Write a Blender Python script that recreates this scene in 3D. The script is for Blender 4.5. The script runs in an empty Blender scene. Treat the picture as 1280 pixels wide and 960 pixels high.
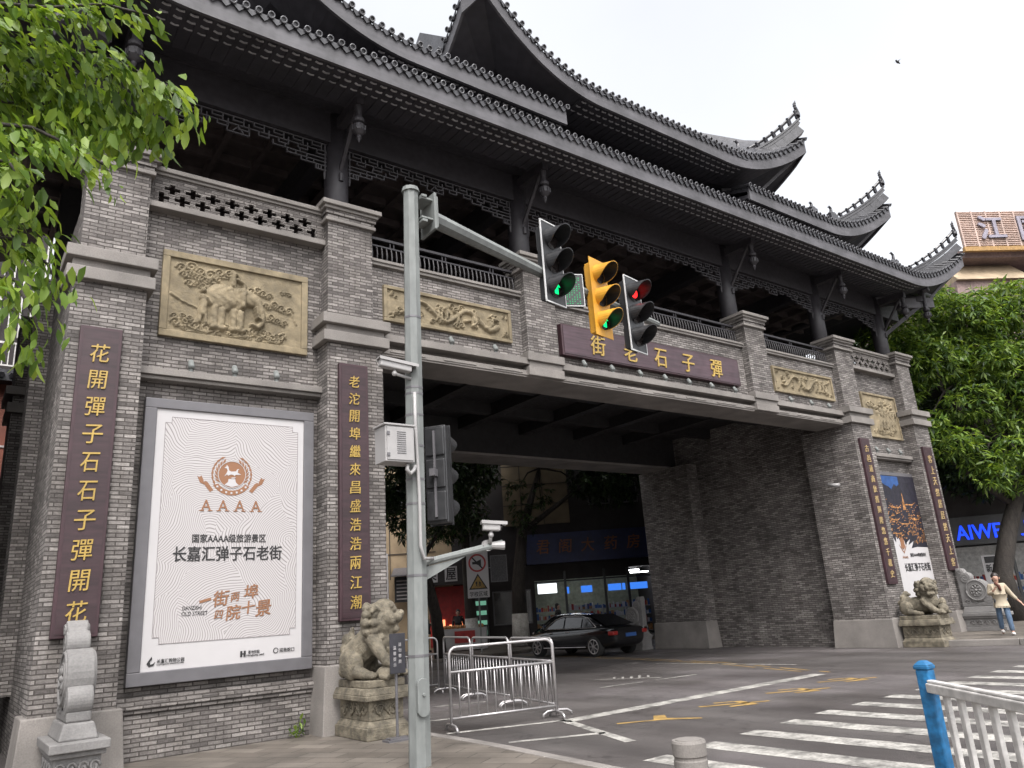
import bpy, math, random
import numpy as np
from mathutils import Vector, Matrix
random.seed(7); rng = np.random.default_rng(7)
S = bpy.context.scene
COL = S.collection
R = math.radians

# ---------------------------------------------------------------- camera
cd = bpy.data.cameras.new('camera'); cam = bpy.data.objects.new('camera', cd); COL.objects.link(cam)
cd.sensor_width = 36.0; cd.lens = 951.018 / 1280 * 36; cd.clip_start = 0.05; cd.clip_end = 2000
right = Vector((0.80775998, -0.58566759, -0.06721075)); up = Vector((-0.11473792, -0.26802158, 0.95655614))
fwd = Vector((0.57823786, 0.76495615, 0.28369538))
M = Matrix((right, up, -fwd)).transposed().to_4x4(); M.translation = (0, 0, 1.6)
cam.matrix_world = M; S.camera = cam

# ---------------------------------------------------------------- sky, sun, exposure (bright overcast)
SUN_EL, SUN_AZ = 58.0, 205.0            # degrees; azimuth clockwise from +Y
w = bpy.data.worlds.new('World'); S.world = w; w.use_nodes = True
nt = w.node_tree; nt.nodes.clear()
o_ = nt.nodes.new('ShaderNodeOutputWorld'); bg = nt.nodes.new('ShaderNodeBackground')
sky = nt.nodes.new('ShaderNodeTexSky'); sky.sky_type = 'NISHITA'; sky.sun_disc = False
sky.sun_elevation = R(SUN_EL); sky.sun_rotation = R(SUN_AZ); sky.dust_density = 6.0; sky.air_density = 1.2; sky.ozone_density = 1.0
hs = nt.nodes.new('ShaderNodeHueSaturation'); hs.inputs['Saturation'].default_value = 0.16
nt.links.new(sky.outputs[0], hs.inputs['Color']); tcw = nt.nodes.new('ShaderNodeTexCoord'); cn = nt.nodes.new('ShaderNodeTexNoise'); cn.inputs['Scale'].default_value = 2.2; cn.inputs['Detail'].default_value = 5; nt.links.new(tcw.outputs['Generated'], cn.inputs['Vector'])
cr_ = nt.nodes.new('ShaderNodeValToRGB'); cr_.color_ramp.elements[0].position = .35; cr_.color_ramp.elements[0].color = (.93, .93, .95, 1); cr_.color_ramp.elements[1].position = .62; nt.links.new(cn.outputs['Fac'], cr_.inputs[0])
cm = nt.nodes.new('ShaderNodeMix'); cm.data_type = 'RGBA'; cm.blend_type = 'MULTIPLY'; cm.inputs[0].default_value = 1; nt.links.new(hs.outputs[0], cm.inputs[6]); nt.links.new(cr_.outputs[0], cm.inputs[7])
nt.links.new(cm.outputs[2], bg.inputs[0])
bg.inputs[1].default_value = 0.15; nt.links.new(bg.outputs[0], o_.inputs[0])
sl = bpy.data.lights.new('sun', 'SUN'); sl.energy = 0.5; sl.angle = R(25); sl.color = (1.0, 0.95, 0.88)
so = bpy.data.objects.new('sun', sl); COL.objects.link(so)
az, el = R(SUN_AZ), R(SUN_EL)
sd = Vector((math.sin(az) * math.cos(el), math.cos(az) * math.cos(el), math.sin(el)))
so.rotation_euler = (-sd).to_track_quat('-Z', 'Y').to_euler(); so.location = (0, 0, 40)
S.view_settings.view_transform = 'Standard'; S.view_settings.look = 'None'
S.view_settings.exposure = 1.45; S.view_settings.gamma = 1.0; S.view_settings.use_curve_mapping = False

# ---------------------------------------------------------------- materials
MATS = {}
def nodes(name):
    m = bpy.data.materials.new(name); m.use_nodes = True
    n = m.node_tree; b = n.nodes['Principled BSDF']; MATS[name] = m
    return m, n, b
def N(n, t, **kw):
    k = n.nodes.new(t)
    for a, v in kw.items(): setattr(k, a, v)
    return k
def ramp(n, src, stops, interp='LINEAR'):
    r = N(n, 'ShaderNodeValToRGB'); r.color_ramp.interpolation = interp
    while len(r.color_ramp.elements) < len(stops): r.color_ramp.elements.new(0.5)
    for e, (p, c) in zip(r.color_ramp.elements, stops):
        e.position = p; e.color = (*c, 1) if len(c) == 3 else c
    n.links.new(src, r.inputs[0]); return r
def mix(n, fac, a, b, mode='MIX'):
    x = N(n, 'ShaderNodeMix', data_type='RGBA', blend_type=mode)
    for s, v in ((0, fac), (6, a), (7, b)):
        if isinstance(v, (int, float)): x.inputs[s].default_value = v
        elif isinstance(v, tuple): x.inputs[s].default_value = (*v, 1)
        else: n.links.new(v, x.inputs[s])
    return x.outputs[2]
def noise(n, scale, detail=4, coord='Object', rough=0.55, stretch=None):
    tc = N(n, 'ShaderNodeTexCoord'); src = tc.outputs[coord]
    if stretch:
        mp = N(n, 'ShaderNodeMapping'); mp.inputs['Scale'].default_value = stretch
        n.links.new(src, mp.inputs[0]); src = mp.outputs[0]
    t = N(n, 'ShaderNodeTexNoise'); t.inputs['Scale'].default_value = scale
    t.inputs['Detail'].default_value = detail; t.inputs['Roughness'].default_value = rough
    n.links.new(src, t.inputs['Vector']); return t.outputs['Fac']
def bump(n, b, h, dist=0.01, strength=1.0):
    k = N(n, 'ShaderNodeBump'); k.inputs['Distance'].default_value = dist; k.inputs['Strength'].default_value = strength
    n.links.new(h, k.inputs['Height']); n.links.new(k.outputs[0], b.inputs['Normal'])
def mat(name, c, rough=0.7, metal=0.0, var=0.25, scale=6.0, grime=0.25, gscale=0.8, bmp=0.0, bscale=40.0, spec=0.5, stretch=None):
    m, n, b = nodes(name)
    lo = tuple(x * (1 - var) for x in c); hi = tuple(min(1, x * (1 + var)) for x in c)
    r = ramp(n, noise(n, scale, 5, stretch=stretch), [(0.3, lo), (0.7, hi)])
    g = ramp(n, noise(n, gscale, 6), [(0.35, (1 - grime,) * 3), (0.65, (1, 1, 1))])
    n.links.new(mix(n, 1.0, r.outputs[0], g.outputs[0], 'MULTIPLY'), b.inputs['Base Color'])
    rr = ramp(n, noise(n, scale * 2, 4), [(0.3, (max(0.04, rough - 0.12),) * 3), (0.7, (min(1, rough + 0.1),) * 3)])
    n.links.new(rr.outputs[0], b.inputs['Roughness'])
    b.inputs['Metallic'].default_value = metal; b.inputs['Specular IOR Level'].default_value = spec
    if bmp: bump(n, b, noise(n, bscale, 4), bmp)
    return m
def emit(name, c, s):
    m, n, b = nodes(name)
    b.inputs['Base Color'].default_value = (*[x * 0.3 for x in c], 1)
    b.inputs['Emission Color'].default_value = (*c, 1); b.inputs['Emission Strength'].default_value = s
    return m
def brick_mat(name, pal, mortar, bw=0.24, rh=0.062, mo=0.007, grime=0.35):
    m, n, b = nodes(name)
    uv = N(n, 'ShaderNodeUVMap', uv_map='UVMap')
    wob = N(n, 'ShaderNodeTexNoise'); wob.inputs['Scale'].default_value = 3.0; n.links.new(uv.outputs[0], wob.inputs['Vector'])
    sub = N(n, 'ShaderNodeVectorMath', operation='SUBTRACT'); sub.inputs[1].default_value = (0.5, 0.5, 0.5); n.links.new(wob.outputs['Color'], sub.inputs[0])
    scl = N(n, 'ShaderNodeVectorMath', operation='SCALE'); scl.inputs['Scale'].default_value = 0.018; n.links.new(sub.outputs[0], scl.inputs[0])
    ad = N(n, 'ShaderNodeVectorMath', operation='ADD'); n.links.new(uv.outputs[0], ad.inputs[0]); n.links.new(scl.outputs[0], ad.inputs[1])
    t = N(n, 'ShaderNodeTexBrick'); t.offset = 0.5; t.squash = 1.0
    n.links.new(ad.outputs[0], t.inputs['Vector'])
    t.inputs['Color1'].default_value = (0, 0, 0, 1); t.inputs['Color2'].default_value = (1, 1, 1, 1)
    t.inputs['Mortar'].default_value = (0.5, 0.5, 0.5, 1)
    for k, v in (('Scale', 1.0), ('Mortar Size', mo), ('Mortar Smooth', 0.25), ('Bias', 0.0), ('Brick Width', bw), ('Row Height', rh)): t.inputs[k].default_value = v
    rp = ramp(n, t.outputs['Color'], pal)
    fine = ramp(n, noise(n, 28, 5, 'UV'), [(0.3, (0.7,) * 3), (0.72, (1.18,) * 3)])
    c = mix(n, 1.0, rp.outputs[0], fine.outputs[0], 'MULTIPLY')
    c = mix(n, t.outputs['Fac'], c, mortar)
    g = ramp(n, noise(n, 0.7, 7, 'UV', 0.65), [(0.32, (1 - grime,) * 3), (0.62, (1.05,) * 3)])
    c = mix(n, 1.0, c, g.outputs[0], 'MULTIPLY')
    st = ramp(n, noise(n, 2.2, 8, 'UV', 0.7, (1, .45, 1)), [(0.36, (0.62, 0.60, 0.58)), (0.52, (1, 1, 1)), (0.74, (1.22, 1.2, 1.18))])
    c = mix(n, 0.7, c, st.outputs[0], 'MULTIPLY')
    n.links.new(c, b.inputs['Base Color']); b.inputs['Roughness'].default_value = 0.88
    inv = N(n, 'ShaderNodeMath', operation='SUBTRACT'); inv.inputs[0].default_value = 1.0; n.links.new(t.outputs['Fac'], inv.inputs[1])
    a2 = N(n, 'ShaderNodeMath', operation='MULTIPLY_ADD'); n.links.new(noise(n, 45, 4, 'UV'), a2.inputs[0]); a2.inputs[1].default_value = 0.5
    n.links.new(inv.outputs[0], a2.inputs[2])
    # each brick sits a little in or out of the wall face
    a3 = N(n, 'ShaderNodeMath', operation='MULTIPLY_ADD'); n.links.new(t.outputs['Color'], a3.inputs[0]); a3.inputs[1].default_value = 0.5; n.links.new(a2.outputs[0], a3.inputs[2])
    bump(n, b, a3.outputs[0], 0.012)
    return m
brick = brick_mat('grey_brick', [(0.0, (0.094, 0.084, 0.080)), (0.2, (0.147, 0.133, 0.126)), (0.5, (0.191, 0.174, 0.164)), (0.8, (0.234, 0.214, 0.202)), (1.0, (0.302, 0.279, 0.263))], (0.062, 0.053, 0.049), 0.22, 0.058, 0.0085)
granite = mat('granite', (0.21, 0.192, 0.178), 0.8, var=0.16, scale=60, grime=0.35, gscale=1.2, bmp=0.003, bscale=120)
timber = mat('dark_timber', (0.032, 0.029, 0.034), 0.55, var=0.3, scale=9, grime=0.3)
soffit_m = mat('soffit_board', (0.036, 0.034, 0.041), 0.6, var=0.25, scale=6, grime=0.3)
timber_shade = mat('shade_dark_timber', (0.017, 0.015, 0.016), 0.7, var=0.3, scale=5)  # timber darkened in colour for the deep shade inside passage and gallery
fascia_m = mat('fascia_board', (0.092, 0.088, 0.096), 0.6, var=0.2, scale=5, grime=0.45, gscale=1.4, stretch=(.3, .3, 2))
tile_m = mat('roof_tile_glaze', (0.046, 0.045, 0.051), 0.36, var=0.45, scale=9, grime=0.5, gscale=1.6)
tile_glint = mat('pale_tile', (0.125, 0.125, 0.135), 0.6, var=0.3, scale=12)  # paler colour on the tile-end rings stands in for their gloss highlights
sand = mat('sandstone', (0.235, 0.190, 0.120), 0.85, var=0.2, scale=9, grime=0.4, gscale=2.5, bmp=0.004, bscale=70)
lionst = mat('carved_stone', (0.185, 0.160, 0.118), 0.85, var=0.35, scale=11, grime=0.55, gscale=5.0, bmp=0.016, bscale=32)
greyst = mat('grey_carved_stone', (0.185, 0.178, 0.174), 0.8, var=0.15, scale=40, grime=0.3, gscale=2.0, bmp=0.004, bscale=90)
maroon = mat('maroon_lacquer', (0.036, 0.017, 0.021), 0.5, var=0.3, scale=2.5, grime=0.25, stretch=(1, 1, 8))
maroon_d = mat('maroon_edge', (0.040, 0.017, 0.022), 0.5)
board_m = mat('maroon_wood', (0.062, 0.036, 0.045), 0.5, var=0.35, scale=2.2, grime=0.3, stretch=(0.6, 1, 9))
gold = mat('gold_paint', (0.38, 0.255, 0.06), 0.45, var=0.12, grime=0.2)
gold_old = mat('faded_gold_paint', (0.40, 0.29, 0.14), 0.6, var=0.3, scale=20)
steel = mat('galvanised_steel', (0.165, 0.175, 0.17), 0.7, 0.0, var=0.14, scale=12, grime=0.2, gscale=3, stretch=(1, 1, 0.3))
chrome = mat('stainless_steel', (0.50, 0.48, 0.48), 0.42, 0.75, var=0.1, grime=0.2)
white_p = mat('white_plastic', (0.30, 0.29, 0.288), 0.45, var=0.06, grime=0.15)
frame_g = mat('grey_metal_frame', (0.125, 0.12, 0.128), 0.45, 0.2, var=0.08, grime=0.12)
black_p = mat('black_housing', (0.022, 0.022, 0.024), 0.42, var=0.2)
yellow_p = mat('yellow_housing', (0.55, 0.27, 0.025), 0.45, var=0.1, grime=0.2)
refl = mat('white_reflective_tape', (0.55, 0.55, 0.55), 0.4, var=0.05)
lens_d = mat('dark_lens', (0.02, 0.016, 0.016), 0.15)
rubber = mat('rubber', (0.018, 0.018, 0.018), 0.8)
blue_p = mat('blue_post_paint', (0.012, 0.13, 0.30), 0.5, var=0.3, scale=20, grime=0.5, gscale=8)
white_rail = mat('white_rail_paint', (0.55, 0.53, 0.51), 0.5, var=0.1, scale=18, grime=0.35, gscale=7)
brown_p = mat('brown_print', (0.215, 0.10, 0.05), 0.6, var=0.06, grime=0.0)
black_ink = mat('black_print', (0.016, 0.015, 0.016), 0.6, var=0.05, grime=0.0)
grey_ink = mat('grey_print', (0.22, 0.20, 0.20), 0.6, var=0.05, grime=0.0)
white_ink = mat('white_print', (0.42, 0.405, 0.41), 0.55, var=0.02, grime=0.03)
road_white = mat('white_road_paint', (0.35, 0.335, 0.31), 0.75, var=0.35, scale=30, grime=0.7, gscale=5)
road_yellow = mat('yellow_road_paint', (0.36, 0.23, 0.07), 0.75, var=0.3, scale=25, grime=0.5, gscale=4)
em_green = emit('green_signal_glow', (0.0, 0.75, 0.18), 0.8)
em_red = emit('red_signal_glow', (1.0, 0.02, 0.02), 1.0)
em_dot = emit('green_dot_glow', (0.0, 0.45, 0.14), 0.28)
em_white = emit('shop_lamp', (0.95, 0.98, 1.0), 4.5)
em_screen = emit('blue_screen', (0.03, 0.14, 0.55), 0.6)
em_sign = emit('blue_letter_glow', (0.004, 0.045, 0.9), 0.75)
em_tail = emit('tail_lamp', (0.35, 0.015, 0.012), 0.05)
em_warm = emit('warm_stall_lamp', (1.0, 0.32, 0.14), 0.8)

def asphalt_mat():
    m, n, b = nodes('asphalt')
    a = ramp(n, noise(n, 0.35, 7), [(0.3, (0.056, 0.050, 0.048)), (0.7, (0.092, 0.084, 0.081))])
    g = ramp(n, noise(n, 70, 3), [(0.35, (0.55,) * 3), (0.7, (1.35,) * 3)])
    c = mix(n, 1.0, a.outputs[0], g.outputs[0], 'MULTIPLY')
    pt = ramp(n, noise(n, 0.16, 3), [(0.50, (0, 0, 0)), (0.54, (1, 1, 1))])
    c = mix(n, pt.outputs[0], c, mix(n, 1.0, c, (1.35, 1.35, 1.4), 'MULTIPLY'))
    tk = ramp(n, noise(n, 1.0, 5, stretch=(1.1, .12, 1)), [(0.36, (0.72, 0.70, 0.70)), (0.6, (1.12, 1.1, 1.1))])
    sp = ramp(n, noise(n, 2.6, 6, rough=0.7), [(0.30, (0.55, 0.53, 0.52)), (0.40, (1, 1, 1))])
    c = mix(n, 1.0, mix(n, 1.0, c, tk.outputs[0], 'MULTIPLY'), sp.outputs[0], 'MULTIPLY')
    vr = N(n, 'ShaderNodeTexVoronoi', feature='DISTANCE_TO_EDGE'); vr.inputs['Scale'].default_value = .33; tco = N(n, 'ShaderNodeTexCoord'); wn = N(n, 'ShaderNodeTexNoise'); wn.inputs['Scale'].default_value = 1.7; n.links.new(tco.outputs['Object'], wn.inputs['Vector']); va = N(n, 'ShaderNodeVectorMath', operation='ADD'); n.links.new(tco.outputs['Object'], va.inputs[0]); n.links.new(wn.outputs['Color'], va.inputs[1]); n.links.new(va.outputs[0], vr.inputs['Vector'])
    ck = ramp(n, vr.outputs['Distance'], [(0.0, (0.45, 0.44, 0.44)), (0.006, (1, 1, 1))]); c = mix(n, 0.8, c, ck.outputs[0], 'MULTIPLY')
    n.links.new(c, b.inputs['Base Color'])
    r = ramp(n, noise(n, 0.5, 5), [(0.35, (0.42,) * 3), (0.65, (0.8,) * 3)])
    n.links.new(r.outputs[0], b.inputs['Roughness']); bump(n, b, noise(n, 90, 3), 0.006)
asphalt_mat(); asphalt = MATS['asphalt']
def paving_mat():
    m, n, b = nodes('paving_slab')
    tc = N(n, 'ShaderNodeTexCoord'); mp = N(n, 'ShaderNodeMapping'); mp.inputs['Rotation'].default_value = (0, 0, R(58))
    n.links.new(tc.outputs['Object'], mp.inputs[0])
    t = N(n, 'ShaderNodeTexBrick'); n.links.new(mp.outputs[0], t.inputs['Vector'])
    t.inputs['Color1'].default_value = (0.095, 0.081, 0.068, 1); t.inputs['Color2'].default_value = (0.14, 0.122, 0.104, 1); t.inputs['Mortar'].default_value = (0.035, 0.03, 0.026, 1)
    for k, v in (('Scale', 1.0), ('Mortar Size', 0.006), ('Brick Width', 0.6), ('Row Height', 0.3)): t.inputs[k].default_value = v
    g = ramp(n, noise(n, 1.3, 7), [(0.3, (0.6,) * 3), (0.65, (1.1,) * 3)])
    f = ramp(n, noise(n, 60, 4), [(0.3, (0.85,) * 3), (0.7, (1.12,) * 3)])
    c = mix(n, 1.0, mix(n, 1.0, t.outputs['Color'], g.outputs[0], 'MULTIPLY'), f.outputs[0], 'MULTIPLY')
    n.links.new(c, b.inputs['Base Color']); b.inputs['Roughness'].default_value = 0.62
    inv = N(n, 'ShaderNodeMath', operation='SUBTRACT'); inv.inputs[0].default_value = 1.0; n.links.new(t.outputs['Fac'], inv.inputs[1])
    bump(n, b, inv.outputs[0], 0.006)
paving_mat(); paving = MATS['paving_slab']
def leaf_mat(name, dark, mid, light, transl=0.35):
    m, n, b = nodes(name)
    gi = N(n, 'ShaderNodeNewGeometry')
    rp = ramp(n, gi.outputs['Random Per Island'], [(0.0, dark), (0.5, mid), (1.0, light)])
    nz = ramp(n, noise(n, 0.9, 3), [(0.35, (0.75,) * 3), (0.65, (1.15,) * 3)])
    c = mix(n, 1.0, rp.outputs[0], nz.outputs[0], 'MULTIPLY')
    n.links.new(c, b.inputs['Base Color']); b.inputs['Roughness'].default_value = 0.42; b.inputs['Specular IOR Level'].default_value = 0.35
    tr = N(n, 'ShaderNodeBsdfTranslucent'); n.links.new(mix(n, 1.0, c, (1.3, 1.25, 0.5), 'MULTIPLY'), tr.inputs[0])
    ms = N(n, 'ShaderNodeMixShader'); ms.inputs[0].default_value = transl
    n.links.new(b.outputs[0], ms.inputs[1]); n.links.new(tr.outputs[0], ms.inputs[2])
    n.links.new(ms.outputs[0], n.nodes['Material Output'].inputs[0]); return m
leaf_near = leaf_mat('spring_leaf', (0.060, 0.115, 0.022), (0.165, 0.265, 0.042), (0.30, 0.40, 0.08), 0.5)
leaf_tree = leaf_mat('street_tree_leaf', (0.022, 0.050, 0.015), (0.095, 0.165, 0.032), (0.215, 0.30, 0.062), 0.38)
leaf_dark = leaf_mat('dark_street_leaf', (0.010, 0.022, 0.007), (0.019, 0.040, 0.010), (0.036, 0.065, 0.016), 0.15)  # darker leaf copy, shade under the street trees put into the colour
bark = mat('bark', (0.032, 0.026, 0.022), 0.9, var=0.4, scale=14, bmp=0.02, bscale=18, stretch=(1, 1, 0.25))
limew = mat('whitewash', (0.42, 0.40, 0.37), 0.9, var=0.2, scale=20, grime=0.4, gscale=4)
plaster_c = mat('cream_plaster', (0.36, 0.27, 0.17), 0.85, var=0.1, scale=3, grime=0.35)
plaster_d = mat('dark_plaster', (0.030, 0.025, 0.025), 0.85, var=0.2, scale=2)  # kept extra dark in colour to deepen the shade beyond the arch
plaster_r = mat('red_brown_plaster', (0.22, 0.075, 0.05), 0.8, var=0.12, scale=2)
navy = mat('navy_sign', (0.012, 0.020, 0.085), 0.5)
orange_d = mat('dull_orange_letter', (0.22, 0.08, 0.035), 0.6)
glass_d = mat('dark_glass', (0.012, 0.012, 0.014), 0.08, var=0.1, grime=0.05, spec=0.8)
carpaint = mat('black_car_paint', (0.007, 0.007, 0.008), 0.12, var=0.05, grime=0.05, spec=0.8)
red_p = mat('red_banner', (0.30, 0.02, 0.018), 0.6)
blue_d = mat('blue_print', (0.02, 0.07, 0.22), 0.6)
amber = mat('amber_print', (0.36, 0.17, 0.06), 0.6, var=0.7, scale=16)
night = mat('night_print', (0.014, 0.013, 0.022), 0.5, var=0.5, scale=6)
skin = mat('skin', (0.45, 0.27, 0.20), 0.55, var=0.06)
hair_m = mat('dark_hair', (0.02, 0.013, 0.010), 0.5)
coat_m = mat('cream_jacket', (0.40, 0.34, 0.255), 0.85, var=0.08)
jean_m = mat('blue_denim', (0.075, 0.12, 0.19), 0.85, var=0.2, scale=20)
shoe_m = mat('white_shoe', (0.7, 0.68, 0.66), 0.6)
dkcloth = mat('dark_cloth', (0.02, 0.018, 0.02), 0.85)
scarf_m = mat('brown_scarf', (0.10, 0.035, 0.025), 0.85)
lattice_m = mat('orange_sign_lattice', (0.46, 0.30, 0.21), 0.7, var=0.15, scale=3)  # orange paled in the colour for distance haze
beige_m = mat('beige_cladding', (0.35, 0.27, 0.18), 0.8, var=0.15, scale=2.0, grime=0.35, stretch=(1, 1, 0.3))
redbr = mat('red_brown_cladding', (0.25, 0.18, 0.165), 0.8)  # red-brown lightened, haze of the far block put into the colour

def billboard_mat():
    m, n, b = nodes('billboard_print')
    uv = N(n, 'ShaderNodeUVMap', uv_map='UVMap')
    v = N(n, 'ShaderNodeTexVoronoi'); v.voronoi_dimensions = '2D'; v.inputs['Scale'].default_value = 1.35; v.inputs['Randomness'].default_value = 1.0
    wn = N(n, 'ShaderNodeTexNoise'); wn.inputs['Scale'].default_value = 1.1; n.links.new(uv.outputs[0], wn.inputs['Vector'])
    ad = N(n, 'ShaderNodeVectorMath', operation='ADD'); n.links.new(uv.outputs[0], ad.inputs[0])
    sc = N(n, 'ShaderNodeVectorMath', operation='SCALE'); sc.inputs['Scale'].default_value = 0.5; n.links.new(wn.outputs['Color'], sc.inputs[0]); n.links.new(sc.outputs[0], ad.inputs[1])
    n.links.new(ad.outputs[0], v.inputs['Vector'])
    # every region gets its own fan of rings round a centre of its own
    off = N(n, 'ShaderNodeVectorMath', operation='SUBTRACT'); n.links.new(v.outputs['Color'], off.inputs[0]); off.inputs[1].default_value = (0.5, 0.5, 0.5)
    of2 = N(n, 'ShaderNodeVectorMath', operation='SCALE'); of2.inputs['Scale'].default_value = 2.6; n.links.new(off.outputs[0], of2.inputs[0])
    ctr = N(n, 'ShaderNodeVectorMath', operation='ADD'); n.links.new(v.outputs['Position'], ctr.inputs[0]); n.links.new(of2.outputs[0], ctr.inputs[1])
    fl = N(n, 'ShaderNodeVectorMath', operation='MULTIPLY'); fl.inputs[1].default_value = (1, 1, 0); n.links.new(ctr.outputs[0], fl.inputs[0])
    fa = N(n, 'ShaderNodeVectorMath', operation='MULTIPLY'); fa.inputs[1].default_value = (1, 1, 0); n.links.new(ad.outputs[0], fa.inputs[0])
    d = N(n, 'ShaderNodeVectorMath', operation='DISTANCE'); n.links.new(fa.outputs[0], d.inputs[0]); n.links.new(fl.outputs[0], d.inputs[1])
    mu = N(n, 'ShaderNodeMath', operation='MULTIPLY'); mu.inputs[1].default_value = 30.0; n.links.new(d.outputs['Value'], mu.inputs[0])
    fr = N(n, 'ShaderNodeMath', operation='FRACT'); n.links.new(mu.outputs[0], fr.inputs[0])
    rp = ramp(n, fr.outputs[0], [(0.0, (0.20, 0.18, 0.18)), (0.2, (0.22, 0.20, 0.20)), (0.3, (0.41, 0.39, 0.39)), (0.92, (0.41, 0.39, 0.39)), (1.0, (0.22, 0.20, 0.20))])
    n.links.new(rp.outputs[0], b.inputs['Base Color']); b.inputs['Roughness'].default_value = 0.4
    return m
bb_print = billboard_mat()

# ---------------------------------------------------------------- mesh helpers
class MB:
    def __init__(s): s.v = []; s.f = []; s.m = []
    def add(s, vs, fs, m=0):
        k = len(s.v); s.v += [tuple(map(float, p)) for p in vs]
        for f in fs: s.f.append(tuple(i + k for i in f)); s.m.append(m)
        return s
    def box(s, x0, x1, y0, y1, z0, z1, m=0):
        return s.add([(x0, y0, z0), (x1, y0, z0), (x1, y1, z0), (x0, y1, z0), (x0, y0, z1), (x1, y0, z1), (x1, y1, z1), (x0, y1, z1)],
                     [(0, 3, 2, 1), (4, 5, 6, 7), (0, 1, 5, 4), (1, 2, 6, 5), (2, 3, 7, 6), (3, 0, 4, 7)], m)
    def taper(s, x0, x1, y0, y1, z0, z1, dx, dy, m=0):      # box whose top is inset by dx, dy
        return s.add([(x0, y0, z0), (x1, y0, z0), (x1, y1, z0), (x0, y1, z0), (x0 + dx, y0 + dy, z1), (x1 - dx, y0 + dy, z1), (x1 - dx, y1 - dy, z1), (x0 + dx, y1 - dy, z1)],
                     [(0, 3, 2, 1), (4, 5, 6, 7), (0, 1, 5, 4), (1, 2, 6, 5), (2, 3, 7, 6), (3, 0, 4, 7)], m)
    def obox(s, c, ax, ay, az, m=0):                         # centre and three half-extent vectors
        c, ax, ay, az = map(Vector, (c, ax, ay, az))
        vs = [c + ax * i + ay * j + az * k for k in (-1, 1) for i, j in ((-1, -1), (1, -1), (1, 1), (-1, 1))]
        return s.add(vs, [(0, 3, 2, 1), (4, 5, 6, 7), (0, 1, 5, 4), (1, 2, 6, 5), (2, 3, 7, 6), (3, 0, 4, 7)], m)
    def bar(s, p, q, a, b, upv=(0, 0, 1), m=0):              # square bar from p to q, a wide and b high
        p, q = Vector(p), Vector(q); d = (q - p); u = Vector(upv)
        if abs(d.normalized().dot(u)) > 0.98: u = Vector((0, 1, 0))
        sx = d.cross(u).normalized(); sz = sx.cross(d).normalized()
        return s.obox((p + q) / 2, sx * a / 2, d / 2, sz * b / 2, m)
    def tube(s, pts, r, n=8, m=0, caps=True):
        pts = [Vector(p) for p in pts]; rs = r if isinstance(r, (list, tuple)) else [r] * len(pts)
        vs = []; prev = None
        for i, p in enumerate(pts):
            d = (pts[min(i + 1, len(pts) - 1)] - pts[max(i - 1, 0)]).normalized()
            if prev is None:
                a = Vector((0, 0, 1)) if abs(d.z) < 0.9 else Vector((1, 0, 0)); x = d.cross(a).normalized()
            else: x = (prev - d * prev.dot(d)).normalized()
            prev = x; y = d.cross(x)
            for k in range(n):
                t = 2 * math.pi * k / n; vs.append(p + (x * math.cos(t) + y * math.sin(t)) * rs[i])
        fs = []
        for i in range(len(pts) - 1):
            for k in range(n):
                k2 = (k + 1) % n; fs.append((i * n + k, i * n + k2, (i + 1) * n + k2, (i + 1) * n + k))
        if caps: fs.append(tuple(range(n - 1, -1, -1))); fs.append(tuple(range((len(pts) - 1) * n, len(pts) * n)))
        return s.add(vs, fs, m)
    def lathe(s, prof, c=(0, 0, 0), n=16, m=0):
        vs = [(c[0] + r * math.cos(2 * math.pi * k / n), c[1] + r * math.sin(2 * math.pi * k / n), c[2] + z) for r, z in prof for k in range(n)]
        fs = [(i * n + k, i * n + (k + 1) % n, (i + 1) * n + (k + 1) % n, (i + 1) * n + k) for i in range(len(prof) - 1) for k in range(n)]
        fs += [tuple(range(n - 1, -1, -1)), tuple(range((len(prof) - 1) * n, len(prof) * n))]
        return s.add(vs, fs, m)
    def prism(s, poly, o, u, v, wv, m=0):                    # 2D polygon spanned by u, v, pushed along wv
        o, u, v, wv = map(Vector, (o, u, v, wv)); n = len(poly)
        vs = [o + u * a + v * b for a, b in poly] + [o + u * a + v * b + wv for a, b in poly]
        return s.add(vs, [tuple(range(n)), tuple(range(2 * n - 1, n - 1, -1))] + [((i + 1) % n, i, i + n, (i + 1) % n + n) for i in range(n)], m)
    def ball(s, c, r, m=0, nu=10, nv=7):
        rx, ry, rz = r if isinstance(r, (tuple, list)) else (r, r, r)
        vs = [(c[0], c[1], c[2] + rz)]; 
        for i in range(1, nv):
            a = math.pi * i / nv
            for k in range(nu):
                b = 2 * math.pi * k / nu; vs.append((c[0] + rx * math.sin(a) * math.cos(b), c[1] + ry * math.sin(a) * math.sin(b), c[2] + rz * math.cos(a)))
        vs.append((c[0], c[1], c[2] - rz)); L = len(vs) - 1; fs = []
        for k in range(nu):
            k2 = (k + 1) % nu; fs.append((0, 1 + k, 1 + k2))
            for i in range(nv - 2): fs.append((1 + i * nu + k, 1 + (i + 1) * nu + k, 1 + (i + 1) * nu + k2, 1 + i * nu + k2))
            fs.append((L, 1 + (nv - 2) * nu + k2, 1 + (nv - 2) * nu + k))
        return s.add(vs, fs, m)

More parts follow.
